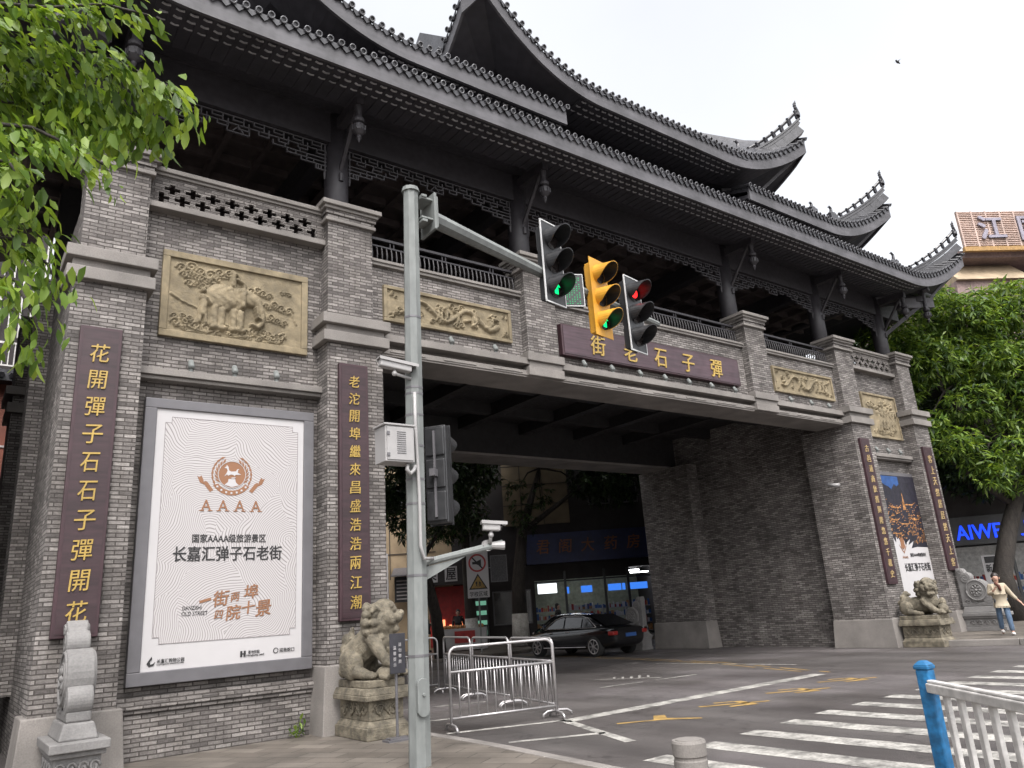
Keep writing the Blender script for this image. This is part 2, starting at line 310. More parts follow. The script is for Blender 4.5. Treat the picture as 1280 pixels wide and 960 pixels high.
def rootloc(p):
    v = Vector((0, 0, 0))
    while p is not None: v += p.location; p = p.parent
    return v
def set_uv(me):
    n = len(me.loops)
    co = np.empty(len(me.vertices) * 3); me.vertices.foreach_get('co', co); co = co.reshape(-1, 3)
    li = np.empty(n, np.int32); me.loops.foreach_get('vertex_index', li)
    nr = np.empty(len(me.polygons) * 3); me.polygons.foreach_get('normal', nr); nr = np.abs(nr.reshape(-1, 3))
    tot = np.empty(len(me.polygons), np.int32); me.polygons.foreach_get('loop_total', tot)
    ln = np.repeat(nr, tot, axis=0); p = co[li]
    uv = np.empty((n, 2)); ax = ln.argmax(1)
    uv[:, 0] = np.where(ax == 0, p[:, 1], p[:, 0]); uv[:, 1] = np.where(ax == 2, p[:, 1], p[:, 2])
    l = me.uv_layers.new(name='UVMap'); l.data.foreach_set('uv', uv.ravel())
def link(name, me, mats, parent=None, smooth=False, bevel=0, local=False):
    for m in (mats if isinstance(mats, (list, tuple)) else [mats]): me.materials.append(m)
    o = bpy.data.objects.new(name, me); COL.objects.link(o)
    if parent is not None:
        o.parent = parent
        if not local: me.transform(Matrix.Translation(-rootloc(parent)))
    if smooth: me.polygons.foreach_set('use_smooth', [True] * len(me.polygons))
    if bevel:
        b = o.modifiers.new('bevel', 'BEVEL'); b.width = bevel; b.segments = 2; b.limit_method = 'ANGLE'; b.angle_limit = R(40)
    return o
def obj(name, mb, mats, parent=None, smooth=False, bevel=0, local=False):
    me = bpy.data.meshes.new(name); me.from_pydata(mb.v, [], mb.f)
    if any(mb.m): me.polygons.foreach_set('material_index', mb.m)
    me.update(); set_uv(me)
    return link(name, me, mats, parent, smooth, bevel, local)
def tag(o, label=None, cat=None, group=None, kind=None):
    for k, v in (('label', label), ('category', cat), ('group', group), ('kind', kind)):
        if v: o[k] = v
    return o
def empty(name, loc, label, cat, group=None, rz=0):
    o = bpy.data.objects.new(name, None); COL.objects.link(o); o.empty_display_size = 0.2
    o.location = loc; o.rotation_euler = (0, 0, rz); return tag(o, label, cat, group)
def struct(name, mb, mats, **kw): return tag(obj(name, mb, mats, **kw), kind='structure')
def copy_tree(o, parent=None):
    c = o.copy(); COL.objects.link(c); c.parent = parent
    for ch in [k for k in o.children]: copy_tree(ch, c)
    return c
GL = {}
def glyph(body, bold=0.0, shear=0.0):                        # flat unit text mesh: vertices, faces
    key = (body, bold, shear)
    if key in GL: return GL[key]
    c = bpy.data.curves.new('t', 'FONT'); c.body = body; c.size = 1; c.offset = bold; c.shear = shear; c.resolution_u = 3
    c.fill_mode = 'BOTH'; c.extrude = 0.015
    o = bpy.data.objects.new('t', c); COL.objects.link(o); bpy.context.view_layer.update()
    me = bpy.data.meshes.new_from_object(o.evaluated_get(bpy.context.evaluated_depsgraph_get()))
    v = np.array([p.co[:] for p in me.vertices]); f = [tuple(p.vertices) for p in me.polygons]
    bpy.data.objects.remove(o); bpy.data.meshes.remove(me); bpy.data.curves.remove(c); GL[key] = (v, f); return v, f
def text(mb, body, c, wd, ht, u=(1, 0, 0), bold=0.0, shear=0.0, th=0.01, m=0, rot=0.0, z=None, rot_in=False):
    """text centred on c, fitted to width wd (and height ht unless None), facing u x z"""
    if bold and not rot_in:
        k = 0
        for ox, oz in ((-.5, -.35), (.5, -.35), (.5, .35), (-.5, .35)):
            U_ = Vector(u).normalized(); W_ = U_.cross(Vector(z or (0, 0, 1))); e = (ht or wd) * bold
            text(mb, body, Vector(c) + U_ * ox * e + Vector((0, 0, oz * e)) + W_ * .0006 * k, wd, ht, u, 0, shear, th, m, rot, z); k += 1
        return
    v, f = glyph(body, 0.0, shear); lo, hi = v.min(0), v.max(0); d = hi - lo
    sx = wd / d[0] if wd else ht / d[1]; sy = ht / d[1] if ht else sx
    p = v - (lo + hi) / 2; p = p * [sx, sy, th / 0.03 if th else 1]
    cr, sr = math.cos(rot), math.sin(rot); x = p[:, 0] * cr - p[:, 1] * sr; y = p[:, 0] * sr + p[:, 1] * cr
    U = np.array(u, float); U /= np.linalg.norm(U); Z = np.array(z or (0, 0, 1.0)); W = np.cross(U, Z)
    q = np.array(c) + np.outer(x, U) + np.outer(y, Z) + np.outer(p[:, 2], W)
    mb.add(q.tolist(), f, m)

# ---------------------------------------------------------------- ground, pavements, markings
ZR = -0.1                                                    # road level; left pavement is 0, right pavement 0.05
struct('ground', MB().add([(-300, -300, ZR), (300, -300, ZR), (300, 400, ZR), (-300, 400, ZR)], [(0, 1, 2, 3)]), asphalt)
b = MB(); b.prism([(-30, -12), (5.4, -12), (5.55, 4), (5.62, 6.4), (5.74, 8.4), (5.76, 9.3), (5.72, 12.0), (-30, 12.0)], (0, 0, ZR - .05), (1, 0, 0), (0, 1, 0), (0, 0, .15))
struct('left_pavement', b, paving)
b = MB()
kp = [(5.4, -12), (5.55, 4), (5.62, 6.4), (5.74, 8.4), (5.76, 9.3), (5.72, 11.4)]
for p, q in zip(kp, kp[1:]):
    n_ = max(1, int(math.hypot(q[0] - p[0], q[1] - p[1]) / 0.9))
    for i in range(n_):
        a = [p[k] + (q[k] - p[k]) * (i + .005) / n_ for k in (0, 1)]; c = [p[k] + (q[k] - p[k]) * (i + .995) / n_ for k in (0, 1)]
        b.bar((a[0] + .085, a[1], -.05), (c[0] + .085, c[1], -.05), .16, .112)
struct('kerb', b, granite, bevel=.012)
b = MB(); b.prism([(21.45, 11.9), (21.72, 10.5), (22.1, 8.85), (23.0, 4), (24, -8), (90, -8), (90, 70), (26.2, 70), (26.2, 12.3), (21.45, 12.3)], (0, 0, ZR - .05), (1, 0, 0), (0, 1, 0), (0, 0, .2))
struct('right_pavement', b, paving)
b = MB()
kp = [(21.45, 11.9), (21.72, 10.5), (22.1, 8.85), (23.0, 4), (24, -8)]
for p, q in zip(kp, kp[1:]):
    n_ = max(1, int(math.hypot(q[0] - p[0], q[1] - p[1]) / 0.9))
    for i in range(n_):
        a = [p[k] + (q[k] - p[k]) * (i + .005) / n_ for k in (0, 1)]; c = [p[k] + (q[k] - p[k]) * (i + .995) / n_ for k in (0, 1)]
        b.bar((a[0] - .08, a[1], -.025), (c[0] - .08, c[1], -.025), .16, .165)
struct('kerb', b, granite, bevel=.015)
b = MB(); b.prism([(9, 30), (14, 25.9), (19.5, 26.0), (22.6, 28.6), (30, 24.0), (40, 20), (60, 60), (0, 60), (6, 40)], (0, 0, ZR - .05), (1, 0, 0), (0, 1, 0), (0, 0, .16))
struct('far_pavement', b, paving)

ZM = ZR + .004
def ragged(b, p, q, wd, wear=0.0, seg=0.35):                 # painted line with a slightly worn outline
    p, q = Vector((*p, ZM)), Vector((*q, ZM)); d = q - p; L = d.length; n_ = max(2, int(L / seg)); s_ = Vector((-d.y, d.x, 0)).normalized() * wd / 2
    rows = []
    for i in range(n_ + 1):
        c = p + d * i / n_; rows.append((c + s_ * (1 - wear * random.random()), c - s_ * (1 - wear * random.random())))
    for (a1, b1), (a2, b2) in zip(rows, rows[1:]):
        if wear > .3 and random.random() < wear * .35: continue
        b.add([a1, b1, b2, a2], [(0, 1, 2, 3)])
b = MB()
for i in range(18): ragged(b, (6.72 + .93 * i, 6.72 + min(i, 4) * .07), (6.78 + .93 * i, 1.6), .41, .12)
struct('crosswalk_marking', b, road_white)
b = MB(); ragged(b, (8.0, 9.85), (14.9, 9.9), .34, .12); ragged(b, (8.05, 9.9), (7.3, 7.7), .17, .2); ragged(b, (6.35, 10.6), (8.1, 9.95), .16, .3); ragged(b, (6.4, 9.1), (7.6, 8.5), .15, .3)
ragged(b, (6.6, 12.2), (8.5, 11.6), .15, .45); ragged(b, (7.0, 14.2), (9.0, 13.4), .15, .45)
struct('stop_line_marking', b, road_white)
b = MB(); ragged(b, (16.6, 11.6), (16.35, 17.0), .15, .35); ragged(b, (12.6, 14.3), (13.5, 13.0), .14, .5); ragged(b, (14.2, 12.6), (11.5, 12.9), .12, .5)
for i in range(5): ragged(b, (12.85 + i * .14, 13.9 - i * .14), (13.25 + i * .14, 14.3 - i * .14), .07, .3)
struct('lane_line_marking', b, road_white)
b = MB(); cl = [(15.0, 9.9), (15.75, 11.9), (16.55, 13.95), (17.3, 17.5), (18.1, 22.8), (18.6, 30)]
for k in (0, .28):
    for p, q in zip(cl, cl[1:]): ragged(b, (p[0] + k, p[1]), (q[0] + k, q[1]), .075, .35)
struct('yellow_centre_line_marking', b, road_yellow)
for i, (x, y) in enumerate([(8.85, 8.72), (10.6, 8.68), (12.4, 8.72), (14.1, 8.8)]):
    b = MB(); u = Vector((.8, -.6, 0)) * 0.62; v = Vector((.6, .8, 0)) * 0.62; o = Vector((x, y, ZM))
    if i == 0: P = [[(-1, -.25), (-.1, -.12), (.0, .55), (.28, .55), (.25, .02), (1.0, -.28), (1.0, -.42), (.1, -.22), (-1, -.4)]]
    else: P = [[(-.95, -.2), (.95, .05), (.95, .2), (-.95, -.02)], [(-.45, .32), (.1, .4), (.1, .52), (-.45, .46)], [(-.2, -.5), (.55, -.32), (.3, .5), (.05, .46), (.25, -.18), (-.25, -.34)]]
    for p in P: b.add([o + u * a + v * c for a, c in p], [tuple(range(len(p)))])
    struct('yellow_arrow_marking', b, road_yellow)

# ---------------------------------------------------------------- the gate
gate = empty('gate_building', (13.65, 12.1, ZR), 'grey brick street gate with a tiered black tile roof and upturned eaves', 'gate')
def G(name, mb, m, parent=None, **k): return obj(name, mb, m, parent or gate, **k)
# towers, passage walls, rooms above
b = MB(); b.box(1.15, 5.88, 12.1, 20.5, ZR, 8.17); G('tower_wall', b, brick)
b = MB(); b.box(21.75, 25.88, 12.1, 20.5, ZR, 8.17); G('tower_wall', b, brick)
b = MB(); b.box(21.2, 21.76, 18.05, 20.4, .78, 6.2); G('passage_pier', b, brick)
b = MB(); b.box(21.26, 21.76, 12.4, 13.35, .66, 6.2); G('passage_pier', b, brick)
b = MB(); b.taper(21.08, 21.77, 17.97, 20.48, ZR, .78, .05, .05); G('passage_plinth', b, granite, bevel=.02)
b = MB(); b.box(5.87, 6.4, 18.05, 20.4, ZR, 6.2); G('passage_pier', b, brick)
b = MB(); b.box(5.9, 21.74, 12.0, 12.8, 6.62, 8.03); G('front_wall', b, brick)
b = MB(); b.box(5.9, 21.74, 11.86, 12.8, 6.2, 6.235); b.box(5.9, 21.74, 12.02, 12.8, 6.235, 6.62); G('soffit_beam', b, granite)
b = MB(); b.box(5.9, 21.3, 11.78, 12.02, 6.46, 6.60); b.box(5.9, 21.3, 11.84, 12.02, 6.235, 6.34)
for x in np.arange(6.2, 21, 1.15): b.box(x, x + .75, 11.825, 11.84, 6.27, 6.30)
G('string_course', b, granite, bevel=.008)
b = MB(); b.box(5.9, 21.74, 19.0, 20.15, 6.27, 8.17); G('rear_beam', b, timber_shade)  # beam face coloured near black for the passage shade
b = MB(); b.box(5.9, 21.74, 18.97, 20.18, 6.2, 6.27); G('rear_soffit', b, granite)
b = MB(); b.box(5.9, 21.74, 12.8, 19.0, 7.3, 7.5)
for x in np.arange(7.6, 21, 2.3): b.box(x, x + .3, 12.8, 19.0, 6.95, 7.3)
for y in (15.0, 17.2): b.box(5.9, 21.74, y, y + .25, 7.0, 7.3)
G('passage_ceiling', b, timber_shade)
b = MB(); b.box(1.2, 25.85, 12.15, 20.5, 8.03, 8.16); G('upper_floor', b, timber_shade)
b = MB(); b.box(1.2, 23.2, 17.6, 17.8, 8.16, 11.3); G('rear_wall', b, timber_shade)
b = MB(); b.box(.8, 26.4, 12.3, 20.6, 11.42, 11.5)
for x in np.arange(1.2, 26, .82): b.box(x, x + .12, 12.6, 20.4, 11.22, 11.42)
for y in np.arange(13.2, 20, .82): b.box(.8, 26.4, y, y + .12, 11.24, 11.42)
G('coffered_ceiling', b, mat('coffer_timber', (0.10, 0.08, 0.078), 0.6))
for x in (5.42, 9.9, 17.35, 21.85): b = MB(); b.box(x - .14, x + .14, 12.5, 20.4, 10.75, 11.25); G('cross_beam', b, timber)
# coping on the middle bays, sills and copings on the outer bays
b = MB()
for x0, x1 in ((5.8, 9.5), (10.2, 17.1), (17.8, 21.45)): b.box(x0, x1, 11.93, 12.3, 8.03, 8.09); b.box(x0, x1, 11.9, 12.32, 8.09, 8.15)
G('wall_coping', b, granite, bevel=.008)
# piers
PI_ = [(1.12, 2.0, 1.05, 2.03, 7.08, .72), (4.98, 5.85, 4.91, 5.95, 6.72, .97), (9.42, 10.25, 0, 0, 6.72, 0), (17.0, 17.85, 0, 0, 6.72, 0), (21.38, 22.3, 21.25, 22.3, 6.72, .66), (25.05, 25.9, 25.0, 25.97, 6.98, .66)]
for x0, x1, l0, l1, zb, zp in PI_:
    b = MB(); b.box(x0, x1, 11.8, 12.35, zb - .02, 8.83)
    b.box(x0 - .035, x1 + .035, 11.765, 12.38, 8.70, 8.76); b.box(x0 - .06, x1 + .06, 11.74, 12.4, 8.76, 8.85)
    if l0: b.box(l0, l1, 11.65, 12.4, zp - .02, zb - .42)
    p = G('pier', b, brick)
    b = MB(); b.box(x0 - .06, x1 + .06, 11.74, 12.42, 8.62, 8.69); b.box(x0 - .1, x1 + .1, 11.7, 12.44, 8.85, 8.91); b.box(x0 - .15, x1 + .15, 11.65, 12.46, 8.91, 9.0)
    G('pier_cap', b, granite, p, bevel=.012)
    b = MB(); a0, a1, yf = (l0, l1, 11.65) if l0 else (x0, x1, 11.8)
    d = .12 if l0 else .08
    b.box(a0 - d, a1 + d, yf - d, 12.3, zb - .18, zb); b.box(a0 - .03, a1 + .03, yf - .03, 12.3, zb - .31, zb - .18); b.box(a0 - d + .02, a1 + d - .02, yf - d + .02, 12.3, zb - .5, zb - .31)
    G('pier_belt', b, granite, p, bevel=.012)
    if l0:
        b = MB(); yb = 13.4 if l0 > 20 and l0 < 22 else 12.4
        b.taper(l0 - .13, l1 + .13, 11.5, yb, ZR, zp, .06, .06); G('pier_plinth', b, granite, p, bevel=.015)
# lower courses of the bay beside the billboard
b = MB(); b.box(2.04, 4.9, 12.03, 12.1, ZR, .60); b.box(2.04, 4.9, 11.99, 12.1, .60, .66); b.box(2.04, 4.9, 11.96, 12.1, .66, .74); b.box(2.04, 4.9, 12.0, 12.1, .74, .80); G('base_course', b, brick)
b = MB(); b.box(22.4, 24.95, 12.0, 12.1, ZR, .7); G('base_course', b, brick)
b = MB(); b.box(2.05, 4.95, 11.88, 12.1, 5.36, 5.47); b.box(2.05, 4.95, 11.93, 12.1, 5.30, 5.36); G('stone_ledge', b, granite, bevel=.01)
b = MB(); b.box(22.35, 25.0, 11.88, 12.1, 5.36, 5.47); b.box(22.35, 25.0, 11.93, 12.1, 5.30, 5.36); G('stone_ledge', b, granite, bevel=.01)
# left flank: rear pier and its belt
b = MB(); b.box(.85, 2.0, 19.5, 20.7, .8, 8.8); b.box(.9, 1.2, 15.6, 16.4, .8, 8.17); p = G('pier', b, brick)
b = MB(); b.box(.7, 2.1, 19.35, 20.8, 6.9, 7.08); b.box(.76, 2.1, 19.4, 20.8, 6.5, 6.72); G('pier_belt', b, granite, p)
b = MB(); b.taper(.78, 2.1, 19.4, 20.8, ZR, .8, .05, .05); G('pier_plinth', b, granite, p)
# pierced brick balustrades on the outer bays
for x0, x1 in ((2.0, 4.98), (22.3, 25.05)):
    b = MB(); nc = int((x1 - x0) / .0805); cw = (x1 - x0) / nc; rh = .0575; z0 = 8.27
    for r in range(9):
        def hole(c):
            a = c % 4; q = (c + 2) % 4
            if c < 2 or c > nc - 3: return False
            return (r == 0 and q == 0 and c % 2 == 0) or (r == 6 and a == 0) or (r == 5 and a in (3, 0, 1)) or (r == 4 and a == 0) or (r == 3 and q == 0) or (r == 2 and q in (3, 0, 1)) or (r == 1 and q == 0)
        c = 0
        while c < nc:
            if hole(c): c += 1; continue
            e = c
            while e < nc and not hole(e): e += 1
            b.box(x0 + c * cw, x0 + e * cw, 11.99 + .004 * (r % 2), 12.04, z0 + r * rh, z0 + (r + 1) * rh - .004); c = e
    p = G('balustrade', b, brick)
    b = MB(); b.box(x0, x1, 11.9, 12.26, 8.17, 8.27); G('stone_sill', b, granite, p, bevel=.01)
    b = MB(); b.box(x0, x1, 11.95, 12.24, 8.79, 8.84); b.box(x0, x1, 11.91, 12.28, 8.84, 8.92); G('stone_rail', b, granite, p, bevel=.01)
mat_bal = mat('iron_baluster', (0.060, 0.055, 0.058), 0.5)
# iron railings with bowed balusters on the middle bays
for x0, x1 in ((5.85, 9.42), (10.25, 17.0), (17.85, 21.38)):
    b = MB(); b.box(x0, x1, 12.1, 12.17, 8.66, 8.71); b.box(x0, x1, 12.11, 12.15, 8.52, 8.55); b.box(x0, x1, 12.11, 12.15, 8.2, 8.235)
    n_ = int((x1 - x0) / .9)
    for i in range(n_):
        x = x0 + (i + .5) * (x1 - x0) / n_; b.box(x - .05, x - .03, 12.12, 12.15, 8.55, 8.66); b.box(x + .03, x + .05, 12.12, 12.15, 8.55, 8.66)
    p = G('railing', b, timber)
    b = MB(); n_ = int((x1 - x0) / .105)
    for i in range(n_):
        x = x0 + (i + .5) * (x1 - x0) / n_
        b.tube([(x, 12.13, 8.53), (x, 12.115, 8.45), (x, 12.10, 8.36), (x, 12.105, 8.28), (x, 12.13, 8.22)], .016, 6, caps=False)
    G('baluster_row', b, mat_bal, p, smooth=True)
# timber columns, lattices, eave beam, hanging posts
CX = [1.55, 5.42, 9.9, 17.35, 21.85, 25.7]
for x in CX:
    b = MB(); b.tube([(x, 12.45, 8.1), (x, 12.45, 11.4)], .235, 20); c = G('column', b, timber, smooth=True)
    b = MB(); b.lathe([(.3, 8.1), (.34, 8.16), (.34, 8.24), (.28, 8.32)], (x, 12.45, 0), 20); G('column_base', b, granite, c, smooth=True)
b = MB(); b.box(.2, 27.1, 12.3, 12.6, 10.66, 11.32); b.box(-.1, 27.4, 12.25, 12.65, 11.32, 11.55); G('eave_beam', b, timber)
b = MB(); b.tube([(-.6, 11.4, 11.42), (27.9, 11.4, 11.42)], .12, 12); b.tube([(25.7, 11.0, 11.3), (25.7, 21, 11.3)], .11, 12); b.tube([(26.9, 11.0, 11.42), (26.9, 21.5, 11.42)], .12, 12); b.tube([(.4, 11.0, 11.42), (.4, 21.5, 11.42)], .12, 12); G('purlin', b, timber, smooth=True)
def pendant(x, y):
    b = MB(); b.lathe([(.075, 11.4), (.075, 10.95), (.06, 10.8), (.075, 10.72), (.105, 10.70), (.115, 10.66), (.10, 10.62), (.06, 10.60), (.10, 10.565), (.125, 10.54), (.125, 10.42), (.10, 10.39), (.075, 10.36), (.04, 10.33), (.05, 10.29), (.03, 10.25), (.008, 10.19)], (x, y, 0), 14)
    for k in range(8):
        a = k * math.pi / 4; b.box(x + .125 * math.cos(a) - .012, x + .125 * math.cos(a) + .012, y + .125 * math.sin(a) - .012, y + .125 * math.sin(a) + .012, 10.43, 10.53)
    G('hanging_post', b, timber, smooth=False)
for x in CX:
    pendant(x, 11.4)
    b = MB(); b.box(x - .08, x + .08, 11.3, 12.3, 10.98, 11.2); b.prism([(12.24, 10.0), (12.24, 10.08), (11.55, 10.98), (11.47, 10.98)], (x - .035, 0, 0), (0, 1, 0), (0, 0, 1), (.07, 0, 0))
    b.tube([(x, 12.22, 9.8), (x, 12.2, 9.95)], .05, 8); G('bracket', b, timber)
for x, xc in ((26.85, 25.8), (.45, 1.45)):
    pendant(x, 11.2)
    b = MB(); b.bar((xc, 12.35, 9.9), (x, 11.25, 10.95), .1, .13); b.bar((xc, 12.35, 11.1), (x, 11.2, 11.1), .12, .2); b.bar((xc, 12.45, 9.9), (x, 12.45, 10.95), .1, .12); G('bracket', b, timber)
mat_lat = mat('lattice_timber', (0.060, 0.056, 0.062), 0.6)
for xa, xb in zip(CX, CX[1:]):
    x0, x1 = xa + .24, xb - .24; L = x1 - x0; b = MB(); th = .023; g = .085
    def hb(a, e, z): b.box(a - th / 2, e + th / 2, 12.38, 12.42, z - th / 2, z + th / 2)
    def vb(x, z, e): b.box(x - th / 2, x + th / 2, 12.375, 12.425, z, e)
    hb(x0, x1, 10.63); vb(x0 + .02, 9.98, 10.63); vb(x1 - .02, 9.98, 10.63)
    n_ = int(L / (4 * g)); uw = L / n_
    for i in range(n_):
        x = x0 + i * uw; q = uw / 4
        hb(x, x + 2 * q, 10.47); vb(x, 10.47, 10.55); vb(x + 2 * q, 10.39, 10.47); hb(x + 2 * q, x + 4 * q, 10.39); hb(x + q, x + 3 * q, 10.55); vb(x + 3 * q, 10.47, 10.63); vb(x + q, 10.55, 10.63); vb(x + 4 * q, 10.39, 10.47); hb(x + 2.4 * q, x + 4 * q, 10.47)
    for k, (dx, z) in enumerate([(1.05, 10.31), (.78, 10.23), (.5, 10.15), (.2, 10.05)]):
        for e, s_ in ((x0, 1), (x1, -1)):
            a, c = sorted((e, e + s_ * dx)); hb(a, c, z); vb(e + s_ * dx, z, z + .085); vb(e + s_ * dx * .5, z, z + .085); vb(e + s_ * dx * .78, z - .0, z + .085)
    xm = (x0 + x1) / 2; hb(xm - .2, xm + .2, 10.30); vb(xm - .2, 10.3, 10.47); vb(xm + .2, 10.3, 10.47); b.bar((xm - .1, 12.4, 10.33), (xm, 12.4, 10.44), th, th); b.bar((xm + .1, 12.4, 10.33), (xm, 12.4, 10.44), th, th)
    for e in (x0 + .02, x1 - .02): b.tube([(e, 12.4, 10.0), (e, 12.4, 9.86)], [.03, .012], 6)
    G('lattice_frieze', b, mat_lat)

mat_slot = mat('pale_tile_underside', (0.36, 0.355, 0.37), 0.6, var=0.4, scale=3)
# roofs: eave with fascia, tile ends and drip tiles, soffit with rafters, hip ridges that curl up
def roof(x0, x1, yf, yb, zt, left, right, ztop, inset=2.3, rafters=True):
    def rise(d): return 1.3 * max(0, 1 - d / 3.5) ** 2
    def pt_front(x):
        r = (rise(x - x0) if left else 0) + (rise(x1 - x) if right else 0); return (x, yf - .32 * r / 1.3, zt + r)
    P = []                                                     # (eave point, inward dir, inner xy, side flag)
    pitch = .21
    xi0, xi1 = (x0 + inset if left else x0), (x1 - inset if right else x1)
    if left:
        for y in np.arange(yb, yf + .1, -pitch): P.append(((x0 - .25 * rise(y - yf) / 1.3, y, zt + rise(y - yf)), (1, 0), (xi0, max(y, yf + inset))))
    n_ = max(2, int((x1 - x0) / pitch))
    for i in range(n_ + 1):
        x = x0 + (x1 - x0) * i / n_; P.append((pt_front(x), (0, 1), (min(max(x, xi0), xi1), yf + inset)))
    if right:
        for y in np.arange(yf + pitch, yb, pitch): P.append(((x1 + .25 * rise(y - yf) / 1.3, y, zt + rise(y - yf)), (-1, 0), (xi1, max(y, yf + inset))))
    zs = zt + .02
    top, fas, sof = MB(), MB(), MB(); n = len(P)
    vt, vf, vs = [], [], []
    for (x, y, z), d, (ix, iy) in P:
        e = z - zt
        vt += [(x, y, z - .1), ((x + ix) / 2, (y + iy) / 2, z + (ztop - zt) * .38 - e * .45), (ix, iy, ztop), (ix, iy, ztop - .12), ((x + ix) / 2, (y + iy) / 2, z + (ztop - zt) * .38 - e * .45 - .14), (x + d[0] * .05, y + d[1] * .05, z - .2)]
        vf += [(x, y, z - .12), (x, y, z - .47), (x + d[0] * .06, y + d[1] * .06, z - .47), (x + d[0] * .06, y + d[1] * .06, z - .2)]
        vs += [(x + d[0] * .06, y + d[1] * .06, z - .40), ((x + ix) / 2, (y + iy) / 2, z - .36 - e * .55), (ix, iy, zs), (ix, iy, zs + .1), (x + d[0] * .06, y + d[1] * .06, z - .3)]
    for V, k, mb in ((vt, 6, top), (vf, 4, fas), (vs, 5, sof)):
        fs = [(i * k + j, (i + 1) * k + j, (i + 1) * k + (j + 1) % k, i * k + (j + 1) % k) for i in range(n - 1) for j in range(k)]
        fs += [tuple(range(k)), tuple((n - 1) * k + j for j in range(k - 1, -1, -1))]
        mb.add(V, fs)
    rt = G('roof', top, tile_m)
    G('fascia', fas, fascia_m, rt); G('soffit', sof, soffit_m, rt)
    t, rf, un = MB(), MB(), MB()
    for i, ((x, y, z), d, (ix, iy)) in enumerate(P):
        D = Vector((d[0], d[1], .28)).normalized(); o = Vector((x, y, z - .02)); sd_ = Vector((-d[1], d[0], 0))
        if i and i < n - 1:
            tn = Vector(P[i + 1][0]) - Vector(P[i - 1][0]); D = (Vector((ix - x, iy - y, 0)).normalized() + Vector((d[0], d[1], 0)) * 1.2).normalized() * .96 + Vector((0, 0, .28)); sd_ = tn.normalized()
        t.tube([o - D * .06, o + D * .55], .056, 8)
        e1 = sd_.normalized(); e2 = D.cross(e1); rg = [o - D * .075 + (e1 * math.cos(k_ * .7) + e2 * math.sin(k_ * .7)) * .052 for k_ in range(10)]; t.tube(rg, .014, 5, m=1)
        if i < n - 1:
            q = (o + Vector((*P[i + 1][0][:2], P[i + 1][0][2] - .02))) / 2 - D * .04
            t.prism([(-.1, -.03), (-.07, -.09), (0, -.16), (.07, -.09), (.1, -.03)], q, sd_, (0, 0, 1), D * .03)
            if rafters and d[1] == 1 and z - zt < .06:
                a = Vector((x, y, z)); e = z - zt
                m_ = Vector(((x + ix) / 2, (y + iy) / 2, z - .42 - e * .55)); rf.bar(a + Vector((d[0], d[1], 0)) * .06 + Vector((0, 0, -.385)), m_ + Vector((0, 0, .065)), .06, .05)
                if d[1] == 1 and e < .25:
                    for k in range(3):
                        h = q + Vector((0, .22 + k * .2, -.39 + k * .02)); un.bar(h + Vector((-.065, 0, 0)), h + Vector((0, .02, 0)), .03, .02); un.bar(h + Vector((0, .02, 0)), h + Vector((.065, 0, 0)), .03, .02)
    G('tile_row', t, [tile_m, tile_glint], rt, smooth=False)
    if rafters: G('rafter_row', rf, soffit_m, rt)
    if un.v: G('pale_tile', un, mat_slot, rt)['kind'] = 'stuff'
    for side, on in ((-1, left), (1, right)):
        if not on: continue
        cx = x0 if side < 0 else x1
        b = MB(); pts = []; K = 14
        for k in range(K + 1):
            s = k / K; d = 2.9 * (1 - s); x = cx - side * (d + .10); y = yf - .30 + d * .78; z = zt + rise(d) + .12 + .20 * s ** 5
            pts.append(Vector((x, y, z)))
        for lay, (dz, wd, ht) in enumerate(((-.06, .22, .26), (.10, .14, .1), (.18, .19, .06))):
            q = [p + Vector((0, 0, dz + (0.10 * (i / K) if lay else 0))) for i, p in enumerate(pts)]
            st = 0 if lay < 2 else 2
            for p1, p2 in zip(q[st:], q[st + 1:]): b.bar(p1, p2 + (p2 - p1) * .03, wd, ht)
        cr = []
        for i in range(3, K + 1):                              # pierced crest that thickens toward the tip
            s_ = i / K; p = pts[i] + Vector((0, 0, .24 + .10 * s_)); h = .06 + .20 * s_ ** 2.2; cr.append(p + Vector((0, 0, h)))
            b.obox(p + Vector((0, 0, h * .5)), (.065 + .02 * s_, 0, 0), (0, .03, 0), (-.03 * side, 0, h * .5))
            if i % 2: b.ball(p + Vector((side * .07, 0, h * .45)), (.05, .035, .03 + .05 * s_), nu=8, nv=5)
        b.tube(cr, [.03 + .028 * k / len(cr) for k in range(len(cr))], 7)
        tip = pts[-1] + Vector((side * .0, -.02, .42)); q = [tip + Vector((side * .05 * math.sin(k * .9), 0, k * .072)) for k in range(9)]
        b.tube(q, [.085, .075, .065, .05, .055, .04, .035, .025, .008], 8)
        for k in (1, 3, 5, 6): b.ball(q[k], (.085 - k * .008, .06, .04), nu=8, nv=5)
        G('hip_ridge', b, tile_m, rt)
        b = MB(); zb = zt - .56; dirv = Vector((side * .87, -.5, 0)); c = Vector((cx - side * 1.25, yf + .55, zb))
        b.bar(c - dirv * 1.3, c, .26, .36)
        if side > 0: b.bar(c + Vector((0, 0, .22)), Vector((cx - side * .10, yf - .12, zt + .80)), .07, .08)
        G('corner_beam', b, fascia_m, rt)
    return rt
def crest(x, y, z, s=1):                                       # small curled figure on a ridge
    b = MB(); b.box(x - .25 * s, x + .25 * s, y - .08, y + .08, z - .25, z + .02)
    b.tube([(x - .2 * s, y, z), (x - .05 * s, y, z + .12 * s), (x - .02 * s, y, z + .28 * s), (x - .12 * s, y, z + .36 * s), (x - .2 * s, y, z + .3 * s)], [.06, .06, .045, .035, .02], 6)
    b.tube([(x + .1 * s, y, z), (x + .16 * s, y, z + .14 * s), (x + .28 * s, y, z + .12 * s)], [.06, .045, .02], 6); G('ridge_figure', b, tile_m)
